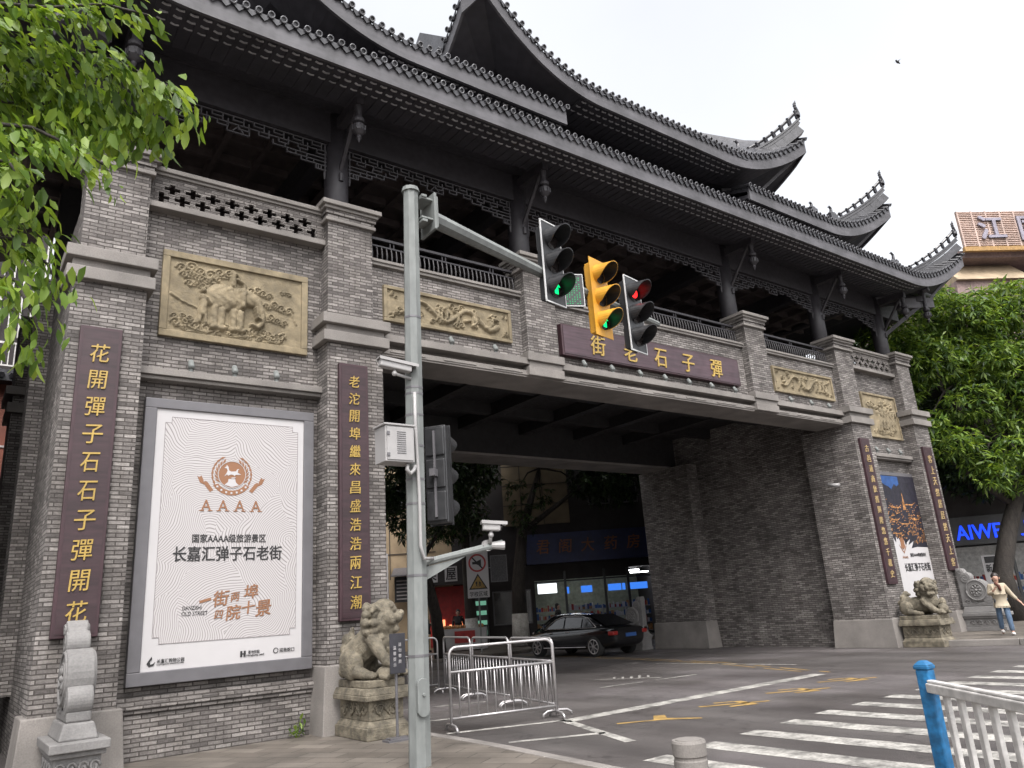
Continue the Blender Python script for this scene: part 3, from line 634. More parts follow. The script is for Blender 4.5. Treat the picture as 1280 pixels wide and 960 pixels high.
roof(-1.2, 28.5, 10.6, 22.4, 11.52, True, True, 12.15)
roof(2.9, 10.33, 10.9, 22.1, 12.52, True, False, 13.1, inset=1.7)
roof(16.97, 24.4, 10.9, 22.1, 12.52, False, True, 13.1, inset=1.7)
roof(7.85, 19.45, 10.7, 22.3, 13.25, True, True, 15.6, inset=2.2)
crest(16.6, 10.75, 13.35, .9); crest(21.3, 10.95, 12.75, .8); crest(20.2, 10.95, 12.66, .6); crest(24.3, 10.75, 11.7, 1.0)
b = MB(); b.box(4.8, 10.6, 12.55, 20.4, 11.55, 13.1); b.box(16.7, 22.6, 12.55, 20.4, 11.55, 13.1); b.box(10.3, 17.0, 12.3, 20.4, 11.55, 13.3); b.box(10.1, 17.2, 12.85, 20.2, 13.3, 15.55)
G('upper_wall', b, timber)
b = MB(); b.prism([(12.9, 15.5), (20.1, 15.5), (16.5, 18.6)], (9.9, 0, 0), (0, 1, 0), (0, 0, 1), (7.5, 0, 0)); G('roof', b, tile_m)

# carved sandstone panels: one height field each, in a plain frame
def relief(x0, x1, z0, z1, y, kind, seed):
    rg = np.random.default_rng(seed); fr = .11 if kind == 'elephant' else .07
    b = MB(); b.box(x0, x1, y, 12.1, z0, z0 + fr); b.box(x0, x1, y, 12.1, z1 - fr, z1); b.box(x0, x0 + fr, y, 12.1, z0 + fr, z1 - fr); b.box(x1 - fr, x1, y, 12.1, z0 + fr, z1 - fr)
    f2 = fr + .035
    root = G('carved_panel', b, sand, bevel=.01)
    a0, a1, c0, c1 = x0 + fr, x1 - fr, z0 + fr, z1 - fr; W, H = a1 - a0, c1 - c0
    nx, nz = int(W / .0125), int(H / .0125); X, Z = np.meshgrid(np.linspace(0, W, nx), np.linspace(0, H, nz)); h = np.zeros_like(X)
    def cap(p, q, r1, r2=None, k=1.0):
        nonlocal h; r2 = r1 if r2 is None else r2; px, pz = p; dx, dz = q[0] - px, q[1] - pz; L2 = dx * dx + dz * dz + 1e-9
        t = np.clip(((X - px) * dx + (Z - pz) * dz) / L2, 0, 1); r = r1 + (r2 - r1) * t
        d2 = ((X - px - t * dx) ** 2 + (Z - pz - t * dz) ** 2) / r ** 2; h = np.maximum(h, k * .05 * np.sqrt(np.clip(1 - d2, 0, 1)))
    def chain(ps, rs, k=1.0):
        for i in range(len(ps) - 1): cap(ps[i], ps[i + 1], rs[i], rs[i + 1], k)
    def curl(c, r, s=1, k=.6):
        ps = [(c[0] + s * r * (1 - j / 16) * math.cos(j * .62), c[1] + r * (1 - j / 16) * math.sin(j * .62)) for j in range(14)]; chain(ps, [r * .2] * 14, k)
    def cloud(x, z, n, r, dx):
        pr = None
        for i in range(n):
            c = (x + i * dx, z + r * .5 * math.sin(i * 1.7)); curl(c, r * (.8 + .4 * rg.random()), 1 if i % 2 else -1)
            if pr: cap((pr[0], pr[1] - r * .9), (c[0], c[1] - r * .9), r * .16, k=.5)
            pr = c
    def fig(x, z, s):                                          # small robed figure
        cap((x, z), (x + .02 * s, z + .42 * s), .12 * s, .09 * s, 1.3); cap((x, z + .42 * s), (x, z + .44 * s), .1 * s, k=1.3); cap((x, z + .62 * s), (x, z + .64 * s), .075 * s, k=1.5)
        cap((x + .08 * s, z + .42 * s), (x + .2 * s, z + .28 * s), .045 * s, k=1.4); cap((x - .06 * s, z), (x - .08 * s, z - .25 * s), .06 * s); cap((x + .06 * s, z), (x + .08 * s, z - .25 * s), .06 * s)
    if kind == 'elephant':
        u = lambda a, c: (a * W, c * H)
        cloud(.08 * W, .88 * H, 6, .085, .15); cloud(.10 * W, .79 * H, 5, .06, .13); cloud(.05 * W, .2 * H, 4, .05, .12); cloud(.62 * W, .14 * H, 5, .06, .13); cloud(.14 * W, .68 * H, 6, .055, .11); cloud(.06 * W, .12 * H, 12, .075, .155); cloud(.12 * W, .05 * H, 10, .05, .17); cloud(.72 * W, .55 * H, 4, .065, .13); cloud(.7 * W, .36 * H, 4, .06, .12); cloud(.60 * W, .72 * H, 4, .06, .1); cloud(.84 * W, .78 * H, 3, .035, .07)
        chain([u(.02, .5), u(.1, .42), u(.2, .36)], [.025, .02, .015], .5); chain([u(.92, .5), u(.96, .35)], [.02, .02], .4)
        cap(u(.36, .55), u(.48, .56), .235, .22, 1.6)
        for a, c in ((.33, .36), (.38, .34), (.47, .34), (.52, .33)): cap(u(a, c + .04), u(a, .14), .07, .058, 1.5); cap(u(a - .01, .13), u(a + .02, .13), .055, k=1.4)
        cap(u(.57, .60), u(.62, .58), .16, .13, 1.9); cap(u(.53, .66), u(.53, .46), .10, .05, 2.3); chain([u(.64, .56), u(.675, .42), u(.68, .27), u(.65, .2), u(.61, .23)], [.09, .075, .06, .05, .04], 2.0); chain([u(.63, .47), u(.645, .33), u(.67, .30)], [.028, .024, .012], 2.6)
        cap(u(.43, .66), u(.45, .52), .09, .14, 2.0); fig(.455 * W, .76 * H, .5); chain([u(.49, .85), u(.54, .80), u(.55, .68)], [.03, .035, .02], 1.3)
        fig(.245 * W, .30 * H, .62); fig(.325 * W, .28 * H, .6)
    elif kind == 'tall':
        cloud(.15 * W, .75 * H, 3, .09, .14); cloud(.2 * W, .1 * H, 8, .06, .16); cloud(.62 * W, .85 * H, 4, .06, .12)
        for i in range(6): fig((.38 + .09 * i) * W, (.25 + .13 * rg.random()) * H, .85)
        for i in range(14): a = rg.random() * 2; p = (rg.uniform(.35, .85) * W, rg.uniform(.4, .85) * H); cap(p, (p[0] + .2 * math.cos(a), p[1] + .2 * math.sin(a)), .035, .015, 1.4)
    else:
        for cx, cz in ((.03, .1), (.03, .9), (.97, .1), (.97, .9)):
            for i in range(7): curl((cx * W + rg.normal() * .05, cz * H + rg.normal() * .05), .03, k=.8)
        ph = rg.random() * 6
        chain([(W * i / 30, H * (.5 + .27 * math.sin(i * .55 + ph))) for i in range(3, 28)], list(np.linspace(.03, .065, 25)), 1.2)
        for i in range(26):
            x = rg.uniform(.08, .92) * W; z = rg.uniform(.12, .85) * H
            if rg.random() < .5: curl((x, z), rg.uniform(.04, .08), rg.choice([-1, 1]), .8)
            else: a = rg.uniform(0, 3.1); cap((x, z), (x + .14 * math.cos(a), z + .1 * math.sin(a)), .04, .015, 1.3)
        for i in range(8): fig(rg.uniform(.3, .9) * W, rg.uniform(.3, .45) * H, .36)
    h += .006 * rg.random(h.shape) + .004 * np.sin(X * 37 + 3 * np.sin(Z * 19)) * (h > .01)
    edge = np.minimum.reduce([X, W - X, Z, H - Z]); h *= np.clip(edge / .03, 0, 1); h = np.where(edge < .02, .006, h)
    V = np.stack([a0 + X, (y + .045) - h * 1.12, c0 + Z], -1).reshape(-1, 3)
    F = [(i * nx + j, i * nx + j + 1, (i + 1) * nx + j + 1, (i + 1) * nx + j) for i in range(nz - 1) for j in range(nx - 1)]
    mb = MB(); mb.add(V, F); G('carving', mb, sand, root, smooth=True)
relief(2.30, 4.70, 6.05, 7.52, 12.02, 'elephant', 1)
relief(6.15, 9.12, 6.93, 7.66, 11.93, 'scroll', 2)
relief(18.2, 21.15, 6.93, 7.68, 11.93, 'scroll', 3)
relief(22.85, 24.95, 6.02, 7.48, 12.02, 'tall', 4)

# ---------------------------------------------------------------- sculpted figures: many overlapping solids fused into one skin
def fuse(mb, voxel, smooth=4):
    me = bpy.data.meshes.new('t'); me.from_pydata(mb.v, [], mb.f); me.update()
    o = bpy.data.objects.new('t', me); COL.objects.link(o)
    r = o.modifiers.new('r', 'REMESH'); r.mode = 'VOXEL'; r.voxel_size = voxel
    s_ = o.modifiers.new('s', 'SMOOTH'); s_.factor = .5; s_.iterations = smooth
    bpy.context.view_layer.update()
    out = bpy.data.meshes.new_from_object(o.evaluated_get(bpy.context.evaluated_depsgraph_get()))
    bpy.data.objects.remove(o); bpy.data.meshes.remove(me); return out
def lion_mesh(seated, yaw):
    b = MB(); bl = lambda c, r: b.ball(c, r, nu=14, nv=10); tb = lambda ps, rs: b.tube(ps, rs, 12)
    if seated:
        bl((-.27, 0, .24), (.22, .23, .24)); tb([(-.25, 0, .3), (0, 0, .5), (.12, 0, .68)], [.22, .215, .19]); bl((.12, 0, .5), (.17, .19, .22)); nk = Vector((.10, 0, .74))
        for s in (-1, 1):
            bl((-.2, s * .19, .2), (.19, .09, .2)); tb([(-.1, s * .23, .12), (.08, s * .25, .07)], [.09, .07]); bl((.12, s * .25, .06), (.1, .075, .06))
            for k in (-1, 0, 1): bl((.2, s * .25 + k * .045, .045), .032)
        tb([(.12, -.17, .55), (.26, -.2, .36), (.36, -.2, .24)], [.105, .085, .07]); bl((.39, -.2, .22), (.10, .085, .07))
        tb([(.12, .17, .55), (.27, .18, .3), (.3, .18, .08)], [.105, .08, .075]); bl((.35, .18, .06), (.12, .09, .06))
        for k in (-1, 0, 1): bl((.46, -.2 + k * .05, .2), .036); bl((.45, .18 + k * .05, .05), .036)
        bl((.36, -.17, .09), (.17, .12, .09)); bl((.46, -.12, .17), (.09, .085, .085)); tb([(.3, -.25, .05), (.44, -.27, .03)], [.045, .035]); bl((.52, -.11, .15), (.05, .06, .045))   # cub under the paw
        for z, r in ((.12, .10), (.26, .12), (.40, .11), (.52, .07)): bl((-.45 + (z - .1) * .1, 0, z), (.07, r, .1))
        tb([(-.30, .0, .52), (-.36, .05, .6), (-.33, .05, .7)], [.06, .05, .02])
        tb([(.16, -.1, .5), (.30, -.12, .25), (.33, -.06, .03)], [.05, .06, .07]); tb([(.28, .02, .4), (.36, .03, .2), (.36, .04, .03)], [.05, .06, .06])   # hanging ribbon
    else:
        bl((-.12, 0, .27), (.40, .21, .22)); bl((-.42, 0, .27), (.2, .22, .25)); bl((.2, 0, .38), (.24, .22, .26)); nk = Vector((.22, -.04, .66))
        for s in (-1, 1):
            bl((-.36, s * .2, .2), (.2, .1, .19)); tb([(-.28, s * .26, .1), (-.02, s * .27, .06)], [.085, .065]); bl((.03, s * .27, .055), (.1, .07, .055))
            tb([(.14, s * .19, .42), (.22, s * .22, .28), (.42, s * .17, .1)], [.12, .095, .075]); bl((.5, s * .15, .075), (.12, .085, .07))
            for k in (-1, 0, 1): bl((.6, s * .15 + k * .05, .055), .036)
        bl((.52, 0.02, .16), (.13, .14, .13)); bl((.44, .2, .3), (.1, .1, .14))
        for a in range(6): bl((-.56 + .03 * a, -.08 + .05 * (a % 3), .34 + .05 * a), (.08, .05, .07))
        tb([(-.5, 0, .45), (-.42, 0, .58), (-.28, .02, .55)], [.08, .07, .03])
    cy, sy = math.cos(yaw), math.sin(yaw)
    def H(x, y, z): return (nk.x + x * cy - y * sy, nk.y + x * sy + y * cy, nk.z + z)
    def hb(x, y, z, r): b.ball(H(x, y, z), r, nu=12, nv=8)
    hb(0, 0, .0, .24); hb(.10, 0, .14, .185); hb(.20, 0, .06, .14); hb(.14, .1, .06, .12); hb(.14, -.1, .06, .12)
    for y in (-.07, 0, .07): hb(.29, y, .055, .072)
    hb(.33, 0, .11, .055); hb(.32, .04, .10, .04); hb(.32, -.04, .10, .04)
    for y in (-.06, 0, .06): hb(.26, y, -.10, .055)
    hb(.16, 0, -.12, .10)
    for s in (-1, 1):
        hb(.235, s * .09, .165, .048); hb(.20, s * .11, .215, .055); hb(.15, s * .06, .245, .06); hb(.22, s * .13, .0, .045)
        b.tube([H(.0, s * .17, .16), H(-.03, s * .24, .2), H(-.06, s * .29, .13)], [.06, .055, .02], 8)
        hb(.28, s * .055, -.035, .02)
    for k in range(11):                                        # curls of the mane
        a = R(-150 + 30 * k)
        for rr, xx, q in ((.235, -.03, .062), (.25, -.14, .062)): hb(xx, rr * math.sin(a), rr * math.cos(a) * .9, q)
    for y in (-.15, -.08, 0, .08, .15): hb(.06, y, -.24 + abs(y) * .3, .055)
    hb(.12, 0, -.28, .05)
    return fuse(b, .0115, 2)
def pedestal(root, x0, x1, y0, y1, zb, zt):
    b = MB(); b.box(x0 - .02, x1 + .02, y0 - .02, y1, zb, zb + .16); b.taper(x0, x1, y0, y1, zb + .16, zb + .24, .05, .05); b.box(x0 + .05, x1 - .05, y0 + .05, y1 - .03, zb + .24, zt - .26)
    b.taper(x0 - .045, x1 + .045, y0 - .045, y1, zt - .19, zt - .1, .03, .03); b.box(x0 - .05, x1 + .05, y0 - .05, y1, zt - .26, zt - .19); b.box(x0 + .03, x1 - .03, y0 + .03, y1 - .02, zt - .1, zt)
    p = obj('pedestal', b, lionst, root, bevel=.012)
    b = MB(); zc = (zb + .24 + zt - .26) / 2; h = (zt - zb - .5) * .5
    def scroll(o, u, wv, L):
        n_ = max(2, int(L / .2))
        for i in range(n_):
            c = Vector(o) + Vector(u) * ((i + .5) / n_ - .5) * L
            b.tube([c + Vector(u) * (.085 * (1 - j / 14) * math.cos(j * .6 + i)) + Vector((0, 0, h * .72 * (1 - j / 14) * math.sin(j * .6 + i))) for j in range(12)], .016, 5)
        b.tube([Vector(o) + Vector(u) * (t / 12 - .5) * L * 1.0 + Vector((0, 0, h * .5 * math.sin(t * 1.6))) for t in range(13)], .018, 5)
    scroll((x0 + .045, (y0 + y1) / 2, zc), (0, 1, 0), (-1, 0, 0), y1 - y0 - .2); scroll(((x0 + x1) / 2, y0 + .045, zc), (1, 0, 0), (0, -1, 0), x1 - x0 - .2)
    obj('pedestal_carving', b, lionst, p, smooth=True)
def lion(label, x0, x1, y0, y1, zb, zt, seated, yaw, rz=-math.pi / 2, sc=1.0):
    root = empty('stone_lion', ((x0 + x1) / 2, (y0 + y1) / 2, zb), label, 'statue', 'stone guardian lions before the gate')
    pedestal(root, x0, x1, y0, y1, zb, zt)
    me = lion_mesh(seated, yaw); me.name = 'lion_figure'
    me.transform(Matrix.Translation(((x0 + x1) / 2, (y0 + y1) / 2 - .02, zt - .005)) @ Matrix.Rotation(rz, 4, 'Z') @ Matrix.Scale(sc, 4))
    link('lion_figure', me, lionst, root, smooth=True)
lion('seated stone lion with a cub, on a pedestal beside the left archway pier', 4.98, 5.62, 10.42, 11.48, 0.0, .77, True, R(28), R(-58), 1.06)
lion('crouching stone lion on a pedestal, in front of the night scene poster', 21.36, 22.08, 10.4, 11.48, ZR, .71, False, R(-48))

def drum_stone(label, xc, yw, zb, s=1.0, flip=-1):
    """carved scroll stone standing against a pier; profile runs in Y toward flip"""
    root = empty('drum_stone', (xc, yw + flip * .45, zb), label, 'carved stone')
    P = lambda a, z: (xc, yw + flip * a, zb + z)
    b = MB(); b.box(xc - 0.274, xc + 0.274, *sorted((yw + flip * 1.16, yw)), zb, zb + .12); b.box(xc - 0.236, xc + 0.236, *sorted((yw + flip * 1.08, yw)), zb + .12, zb + .36)
    b.box(xc - 0.274, xc + 0.274, *sorted((yw + flip * 1.14, yw)), zb + .36, zb + .42); b.box(xc - 0.304, xc + 0.304, *sorted((yw + flip * 1.2, yw)), zb + .42, zb + .52)
    obj('base', b, greyst, root, bevel=.012)
    b = MB()
    for k in range(4):
        c = Vector(P(1.085, .24)) + Vector((-.175 + k * .116, 0, 0)); b.tube([c + Vector((.057 * (1 - j / 16) * math.cos(j * .62), 0, .075 * (1 - j / 16) * math.sin(j * .62))) for j in range(13)], .017, 5)
        for e in (-1, 1):
            c2 = Vector(P(.25 + k * .2, .24)) + Vector((e * .24, 0, 0)); b.tube([c2 + Vector((0, .075 * (1 - j / 16) * math.cos(j * .62), .075 * (1 - j / 16) * math.sin(j * .62))) for j in range(13)], .017, 5)
    obj('base_scrollwork', b, greyst, root, smooth=True)
    b = MB(); b.taper(xc - 0.205, xc + 0.205, *sorted((yw + flip * 1.02, yw)), zb + .52, zb + .70, .05, .05); b.box(xc - 0.129, xc + 0.129, *sorted((yw + flip * .9, yw)), zb + .70, zb + .82)
    def disc(a, z, r, t, m=0):
        pts = [(r * math.cos(k * math.pi / 14), r * math.sin(k * math.pi / 14)) for k in range(28)]
        b.prism(pts, (xc - t * .8, yw + flip * a, zb + z), (0, 1, 0), (0, 0, 1), (1.6 * t, 0, 0))
    b.prism([(0, .7), (.88, .7), (.86, 1.0), (.75, 1.1), (.4, 1.5), (.22, 1.78), (.1, 1.84), (0, 1.84)], (xc - 0.106, yw, zb), (0, flip, 0), (0, 0, 1), (.212, 0, 0))
    disc(.78, .93, .165, .17); disc(.50, 1.17, .33, .185); disc(.25, 1.55, .16, .165); disc(.12, 1.72, .12, .15)
    o = obj('scroll_body', b, greyst, root, bevel=.02)
    b = MB()
    for e in (-1, 1):
        X = xc + e * .15; c = Vector((X, yw + flip * .5, zb + 1.17))
        for r in (.29, .17): b.tube([c + Vector((0, r * math.cos(k * math.pi / 12), r * math.sin(k * math.pi / 12))) for k in range(25)], .02, 6)
        for k in range(8):
            a = k * math.pi / 4; b.tube([c + Vector((0, .05 * math.cos(a), .05 * math.sin(a))), c + Vector((0, .15 * math.cos(a), .15 * math.sin(a)))], [.015, .035], 6)
        b.ball(c, .045)
        for a_, z_, r in ((.25, 1.55, .12), (.78, .93, .12), (.12, 1.72, .08), (.2, .85, .08), (.38, .82, .06)):
            q = Vector((X - e * .025, yw + flip * a_, zb + z_)); b.tube([q + Vector((0, r * (1 - j / 18) * math.cos(j * .6), r * (1 - j / 18) * math.sin(j * .6))) for j in range(16)], .017, 5)
    obj('scroll_ornament', b, greyst, root, smooth=True)
drum_stone('carved stone scroll on a plinth against the leftmost pier, below the plaque', 1.47, 11.5, 0.0 - .0)
drum_stone('carved stone drum scroll with a wheel flower beside the rightmost pier', 25.5, 11.55, 0.05)
drum_stone('grey carved drum stone seen past the far end of the passage wall', 20.75, 20.5, ZR, flip=1)

# ---------------------------------------------------------------- plaques, name board, billboard, poster
def plaque(label, x0, x1, z0, z1, y, chars, zt, zb, cs, inkm=None):
    r = empty('couplet_plaque', ((x0 + x1) / 2, y + .08, z0), label, 'plaque', 'maroon couplet plaques on the piers')
    b = MB(); b.box(x0, x1, y, 11.652, z0, z1); obj('board', b, maroon_d, r, bevel=.008)
    e = .045; b = MB(); b.box(x0 + e, x1 - e, y - .006, y + .02, z0 + e, z1 - e); obj('face_panel', b, maroon, r)
    b = MB(); n_ = len(chars)
    for i, ch in enumerate(chars): text(b, ch, ((x0 + x1) / 2, y - .014, zt + (zb - zt) * i / (n_ - 1)), cs * (.95 if ch != '石' else .9), cs, bold=.008, shear=.12, th=.016, rot=.05)
    obj('lettering', b, inkm or gold, r)
plaque('tall maroon plaque with large gold characters on the leftmost pier', 1.20, 1.74, 1.63, 5.87, 11.57, '花開彈子石石子彈開花', 5.47, 1.95, .265)
plaque('maroon plaque with thirteen gold characters above the seated stone lion', 5.09, 5.62, 1.6, 5.84, 11.57, '老沱開埠繼來昌盛浩浩兩江潮', 5.52, 1.88, .205)
plaque('narrow maroon plaque with faded characters between passage wall and night poster', 21.42, 21.92, 1.57, 5.76, 11.57, '古邑通商依舊興隆悠悠千載史', 5.45, 1.85, .2, gold_old)
plaque('narrow maroon plaque with faded characters on the rightmost pier', 25.15, 25.70, 1.85, 5.75, 11.57, '客上天然居居然天上客', 5.35, 2.1, .25, gold_old)
r = empty('name_board', (13.5, 11.93, 6.85), 'long maroon board with five gold characters above the archway', 'name board')
b = MB(); b.box(10.42, 16.55, 11.86, 12.0, 6.85, 7.58); obj('board', b, maroon_d, r, bevel=.008)
b = MB(); b.box(10.47, 16.5, 11.85, 11.9, 6.89, 7.54); obj('face_panel', b, board_m, r)
b = MB()
for ch, x in zip('街老石子彈', (11.47, 12.5, 13.52, 14.51, 15.59)): text(b, ch, (x, 11.838, 7.2), .44, .46, bold=.015, shear=.08, th=.02)
obj('lettering', b, gold, r)

YB = 11.95
r = empty('billboard', (3.49, 12.0, .94), 'large white tourist billboard in a grey frame on the left tower', 'billboard')
b = MB(); b.box(2.18, 4.80, YB, 12.09, .94, 1.12); b.box(2.18, 4.80, YB, 12.09, 4.86, 5.01); b.box(2.18, 2.35, YB, 12.09, 1.12, 4.86); b.box(4.63, 4.80, YB, 12.09, 1.12, 4.86); obj('frame', b, frame_g, r, bevel=.01)
b = MB(); b.box(2.35, 4.63, YB + .03, YB + .06, 1.12, 4.86); obj('panel', b, white_ink, r)
YP = YB + .026
b = MB(); x0, x1, z0, z1, k = 2.48, 4.53, 1.47, 4.74, .09
b.prism([(x0 + k, z0), (x1 - k, z0), (x1 - k, z0 + k), (x1, z0 + k), (x1, z1 - k), (x1 - k, z1 - k), (x1 - k, z1), (x0 + k, z1), (x0 + k, z1 - k), (x0, z1 - k), (x0, z0 + k), (x0 + k, z0 + k)], (0, YP, 0), (1, 0, 0), (0, 0, 1), (0, .004, 0)); pp = obj('line_pattern', b, bb_print, r)
b = MB()
for q0, q1 in (((x0 + k, z0), (x1 - k, z0)), ((x1, z0 + k), (x1, z1 - k)), ((x0 + k, z1), (x1 - k, z1)), ((x0, z0 + k), (x0, z1 - k)), ((x0, z0 + k), (x0 + k, z0 + k)), ((x0 + k, z0), (x0 + k, z0 + k)), ((x1 - k, z0), (x1 - k, z0 + k)), ((x1 - k, z0 + k), (x1, z0 + k)), ((x0, z1 - k), (x0 + k, z1 - k)), ((x0 + k, z1 - k), (x0 + k, z1)), ((x1 - k, z1 - k), (x1, z1 - k)), ((x1 - k, z1 - k), (x1 - k, z1))):
    b.bar((q0[0], YP - .001, q0[1]), (q1[0], YP - .001, q1[1]), .004, .008)
obj('border_line', b, grey_ink, r)
# emblem: disc with galloping horse, laurel leaves and ribbon
YE = YP - .004; EX, EZ = 3.485, 3.90
def flat(b, poly, ox=0.0, oz=0.0, s=1.0, y=None, m=0): b.prism([(ox + a * s, oz + c * s) for a, c in poly], (0, (YE if y is None else y), 0), (1, 0, 0), (0, 0, 1), (0, .003, 0), m)
circ = lambda rr, n=36: [(rr * math.cos(2 * math.pi * i / n), rr * math.sin(2 * math.pi * i / n)) for i in range(n)]
b = MB(); flat(b, circ(.205), EX, EZ)
for sgn in (-1, 1):
    for i in range(7):
        a = R(200 + i * 17) if sgn < 0 else R(-20 - i * 17)
        a = R(205 - i * 14) if sgn < 0 else R(-25 + i * 14)
        for rr, ta in ((.235, .55), (.295, -.1)):
            c = (EX + rr * math.cos(a), EZ + rr * math.sin(a)); d = a + sgn * -1 * (math.pi / 2 - ta) if sgn > 0 else a - (math.pi / 2 - ta)
            d = a + (math.pi / 2 - ta) * (1 if sgn > 0 else -1); ux, uz = math.cos(d), math.sin(d); L, W_ = .052, .017
            flat(b, [(c[0] - ux * L, c[1] - uz * L), (c[0] - uz * W_, c[1] + ux * W_), (c[0] + ux * L, c[1] + uz * L), (c[0] + uz * W_, c[1] - ux * W_)])
arc = [(.325 * math.cos(R(t)), .325 * math.sin(R(t))) for t in range(212, 329, 6)] + [(.25 * math.cos(R(t)), .25 * math.sin(R(t))) for t in range(324, 214, -6)]
flat(b, arc, EX, EZ + .0)
for sgn in (-1, 1):
    flat(b, [(sgn * .27, -.25), (sgn * .32, -.28), (sgn * .42, -.15), (sgn * .40, -.11), (sgn * .36, -.13)], EX, EZ); flat(b, [(sgn * .41, -.17), (sgn * .47, -.14), (sgn * .515, -.04), (sgn * .48, -.06), (sgn * .455, -.03), (sgn * .42, -.10)], EX, EZ)
for i in range(4): text(b, 'A', (3.12 + i * .249, YE, 3.415), .15, .17, bold=.01, th=.004); 
for i in range(4):
    for dx in (-.062, .062): b.box(3.12 + i * .249 + dx - .033, 3.12 + i * .249 + dx + .033, YE - .002, YE + .003, 3.33, 3.345)
obj('emblem', b, brown_p, r)
b = MB(); ye = YE - .004
horse = [(-.12, .10), (-.09, .125), (-.085, .15), (-.06, .12), (-.045, .06), (-.01, .045), (.06, .055), (.075, .085), (.11, .095), (.09, .075), (.085, .03), (.14, .005), (.10, .0), (.055, .0), (.04, -.025), (.02, -.005), (-.02, .0), (-.06, -.02), (-.075, .0), (-.12, -.035), (-.085, .02), (-.07, .06), (-.085, .095)]
flat(b, horse, EX, EZ, 1.0, ye); flat(b, [(-.02, -.05), (.06, -.04), (.04, -.06), (0, -.065)], EX, EZ, 1.0, ye); flat(b, [(-.11, -.165), (-.06, -.12), (-.05, -.07), (.05, -.07), (.06, -.12), (.11, -.165), (.0, -.195)], EX, EZ, 1.0, ye)
for i in range(7): t = R(222 + i * 16); flat(b, [(-.014, -.014), (.014, -.014), (.014, .014), (-.014, .014)], EX + .288 * math.cos(t), EZ + .288 * math.sin(t), 1.0, ye)
flat(b, [(.212 * math.cos(R(t)), .212 * math.sin(R(t))) for t in range(0, 361, 8)] + [(.204 * math.cos(R(t)), .204 * math.sin(R(t))) for t in range(360, -1, -8)], EX, EZ, 1.0, ye)
obj('emblem_white_print', b, white_ink, r)  # horse, ring and ribbon marks printed in white
b = MB(); text(b, '国家AAAA级旅游景区', (3.49, YE, 2.925), 1.09, .125, bold=.02, th=.004); text(b, '长嘉汇弹子石老街', (3.49, YE, 2.70), 1.60, .215, bold=.028, th=.004); obj('lettering', b, black_ink, r)
b = MB()
for ch, x, z, c_, ro in (('一', 3.17, 2.03, .17, .25), ('街', 3.40, 2.05, .24, .1), ('两', 3.60, 2.06, .14, .1), ('埠', 3.83, 2.13, .22, .1), ('四', 3.37, 1.82, .13, 0), ('院', 3.58, 1.84, .23, .1), ('十', 3.80, 1.90, .2, .15), ('景', 4.02, 1.88, .25, .1)): text(b, ch, (x, YE, z), c_, c_ * (.9 if ch not in '一' else .22), bold=.035, shear=.2, th=.004, rot=ro)
obj('calligraphy', b, brown_p, r)
b = MB(); text(b, 'DANZISHI', (2.99, YE, 1.935), .26, .055, th=.004); text(b, 'OLD STREET', (3.03, YE, 1.855), .36, .055, th=.004); text(b, '长嘉汇购物公园', (2.74, YE, 1.245), .36, .055, th=.004); text(b, 'CHANGJIAHUI SHOPPING PARK', (2.74, YE, 1.20), .36, .022, th=.004)
text(b, '置地控股', (3.90, YE, 1.262), .17, .042, th=.004); text(b, 'Hongkong Land', (3.92, YE, 1.215), .26, .034, bold=.02, th=.004); text(b, '招商蛇口', (4.40, YE, 1.25), .23, .06, th=.004)
flat(b, [(0, 0), (.03, 0), (.03, .035), (.05, .035), (.05, 0), (.08, 0), (.08, .085), (.05, .085), (.05, .05), (.03, .05), (.03, .085), (0, .085)], 3.70, 1.2); flat(b, circ(.04, 16) + [(.03, 0)] + circ(.03, 16)[::-1], 4.23, 1.25)
flat(b, [(-.05, -.02), (-.02, -.06), (.04, -.05), (.06, 0), (.03, -.025), (.0, -.03), (-.01, .0), (.02, .04), (.01, .07), (-.02, .03)], 2.48, 1.24)
obj('small_print', b, black_ink, r)

r = empty('poster', (23.75, 12.06, .85), 'tall poster of old street roofs lit at night on the right tower', 'poster')
X0, X1, Z0, Z1, Y = 22.52, 25.0, .85, 4.82, 12.03
b = MB(); b.box(X0 - .1, X1 + .1, Y + .01, 12.09, Z0 - .1, Z1 + .1); obj('frame', b, frame_g, r)
b = MB(); b.box(X0, X1, Y, Y + .02, Z0, Z1); obj('panel', b, white_ink, r)
rp = random.Random(5); y1 = Y - .004
def pf(b, poly, y=y1): b.prism(poly, (0, y, 0), (1, 0, 0), (0, 0, 1), (0, .003, 0))
b = MB(); edge = [(X0, 3.2)]; x = X0 + .02; XV = 23.05
while x < XV + .75: edge.append((x, (3.15 if x < XV else 3.0 - .15 * (x - XV)) - .25 * rp.random())); x += .06
edge += [(XV + .62, 2.72), (XV + .95, 2.86), (XV + .8, 2.68), (XV + 1.15, 2.80), (XV + .95, 2.58), (XV + 1.3, 2.62), (X1, 2.60)]
pf(b, edge + [(X1, Z1), (X0, Z1)]); obj('night_sky', b, night, r)
b = MB(); pf(b, [(X0 + .05, Z1 - .03), (XV + .95, Z1 - .03), (XV + .95, 4.55), (XV + .8, 4.48), (XV + .65, 4.55), (XV + .45, 4.38), (XV + .3, 4.46), (XV + .1, 4.5)], y1 - .004); obj('blue_sky_patch', b, blue_d, r)
b = MB(); y2 = y1 - .004
for i in range(230):
    x = X0 + .3 + rp.random() * 2.1; z = 3.05 + rp.random() * 1.05 - .25 * abs(math.sin(x * 3)); s_ = .012 + .03 * rp.random(); wv = s_ * rp.choice((.6, 1, 2.2))
    if z < 2.8: continue
    pf(b, [(x - wv, z), (x + wv, z + .02 * rp.random()), (x + wv * .9, z + s_), (x - wv * .8, z + s_ * .8)], y2)
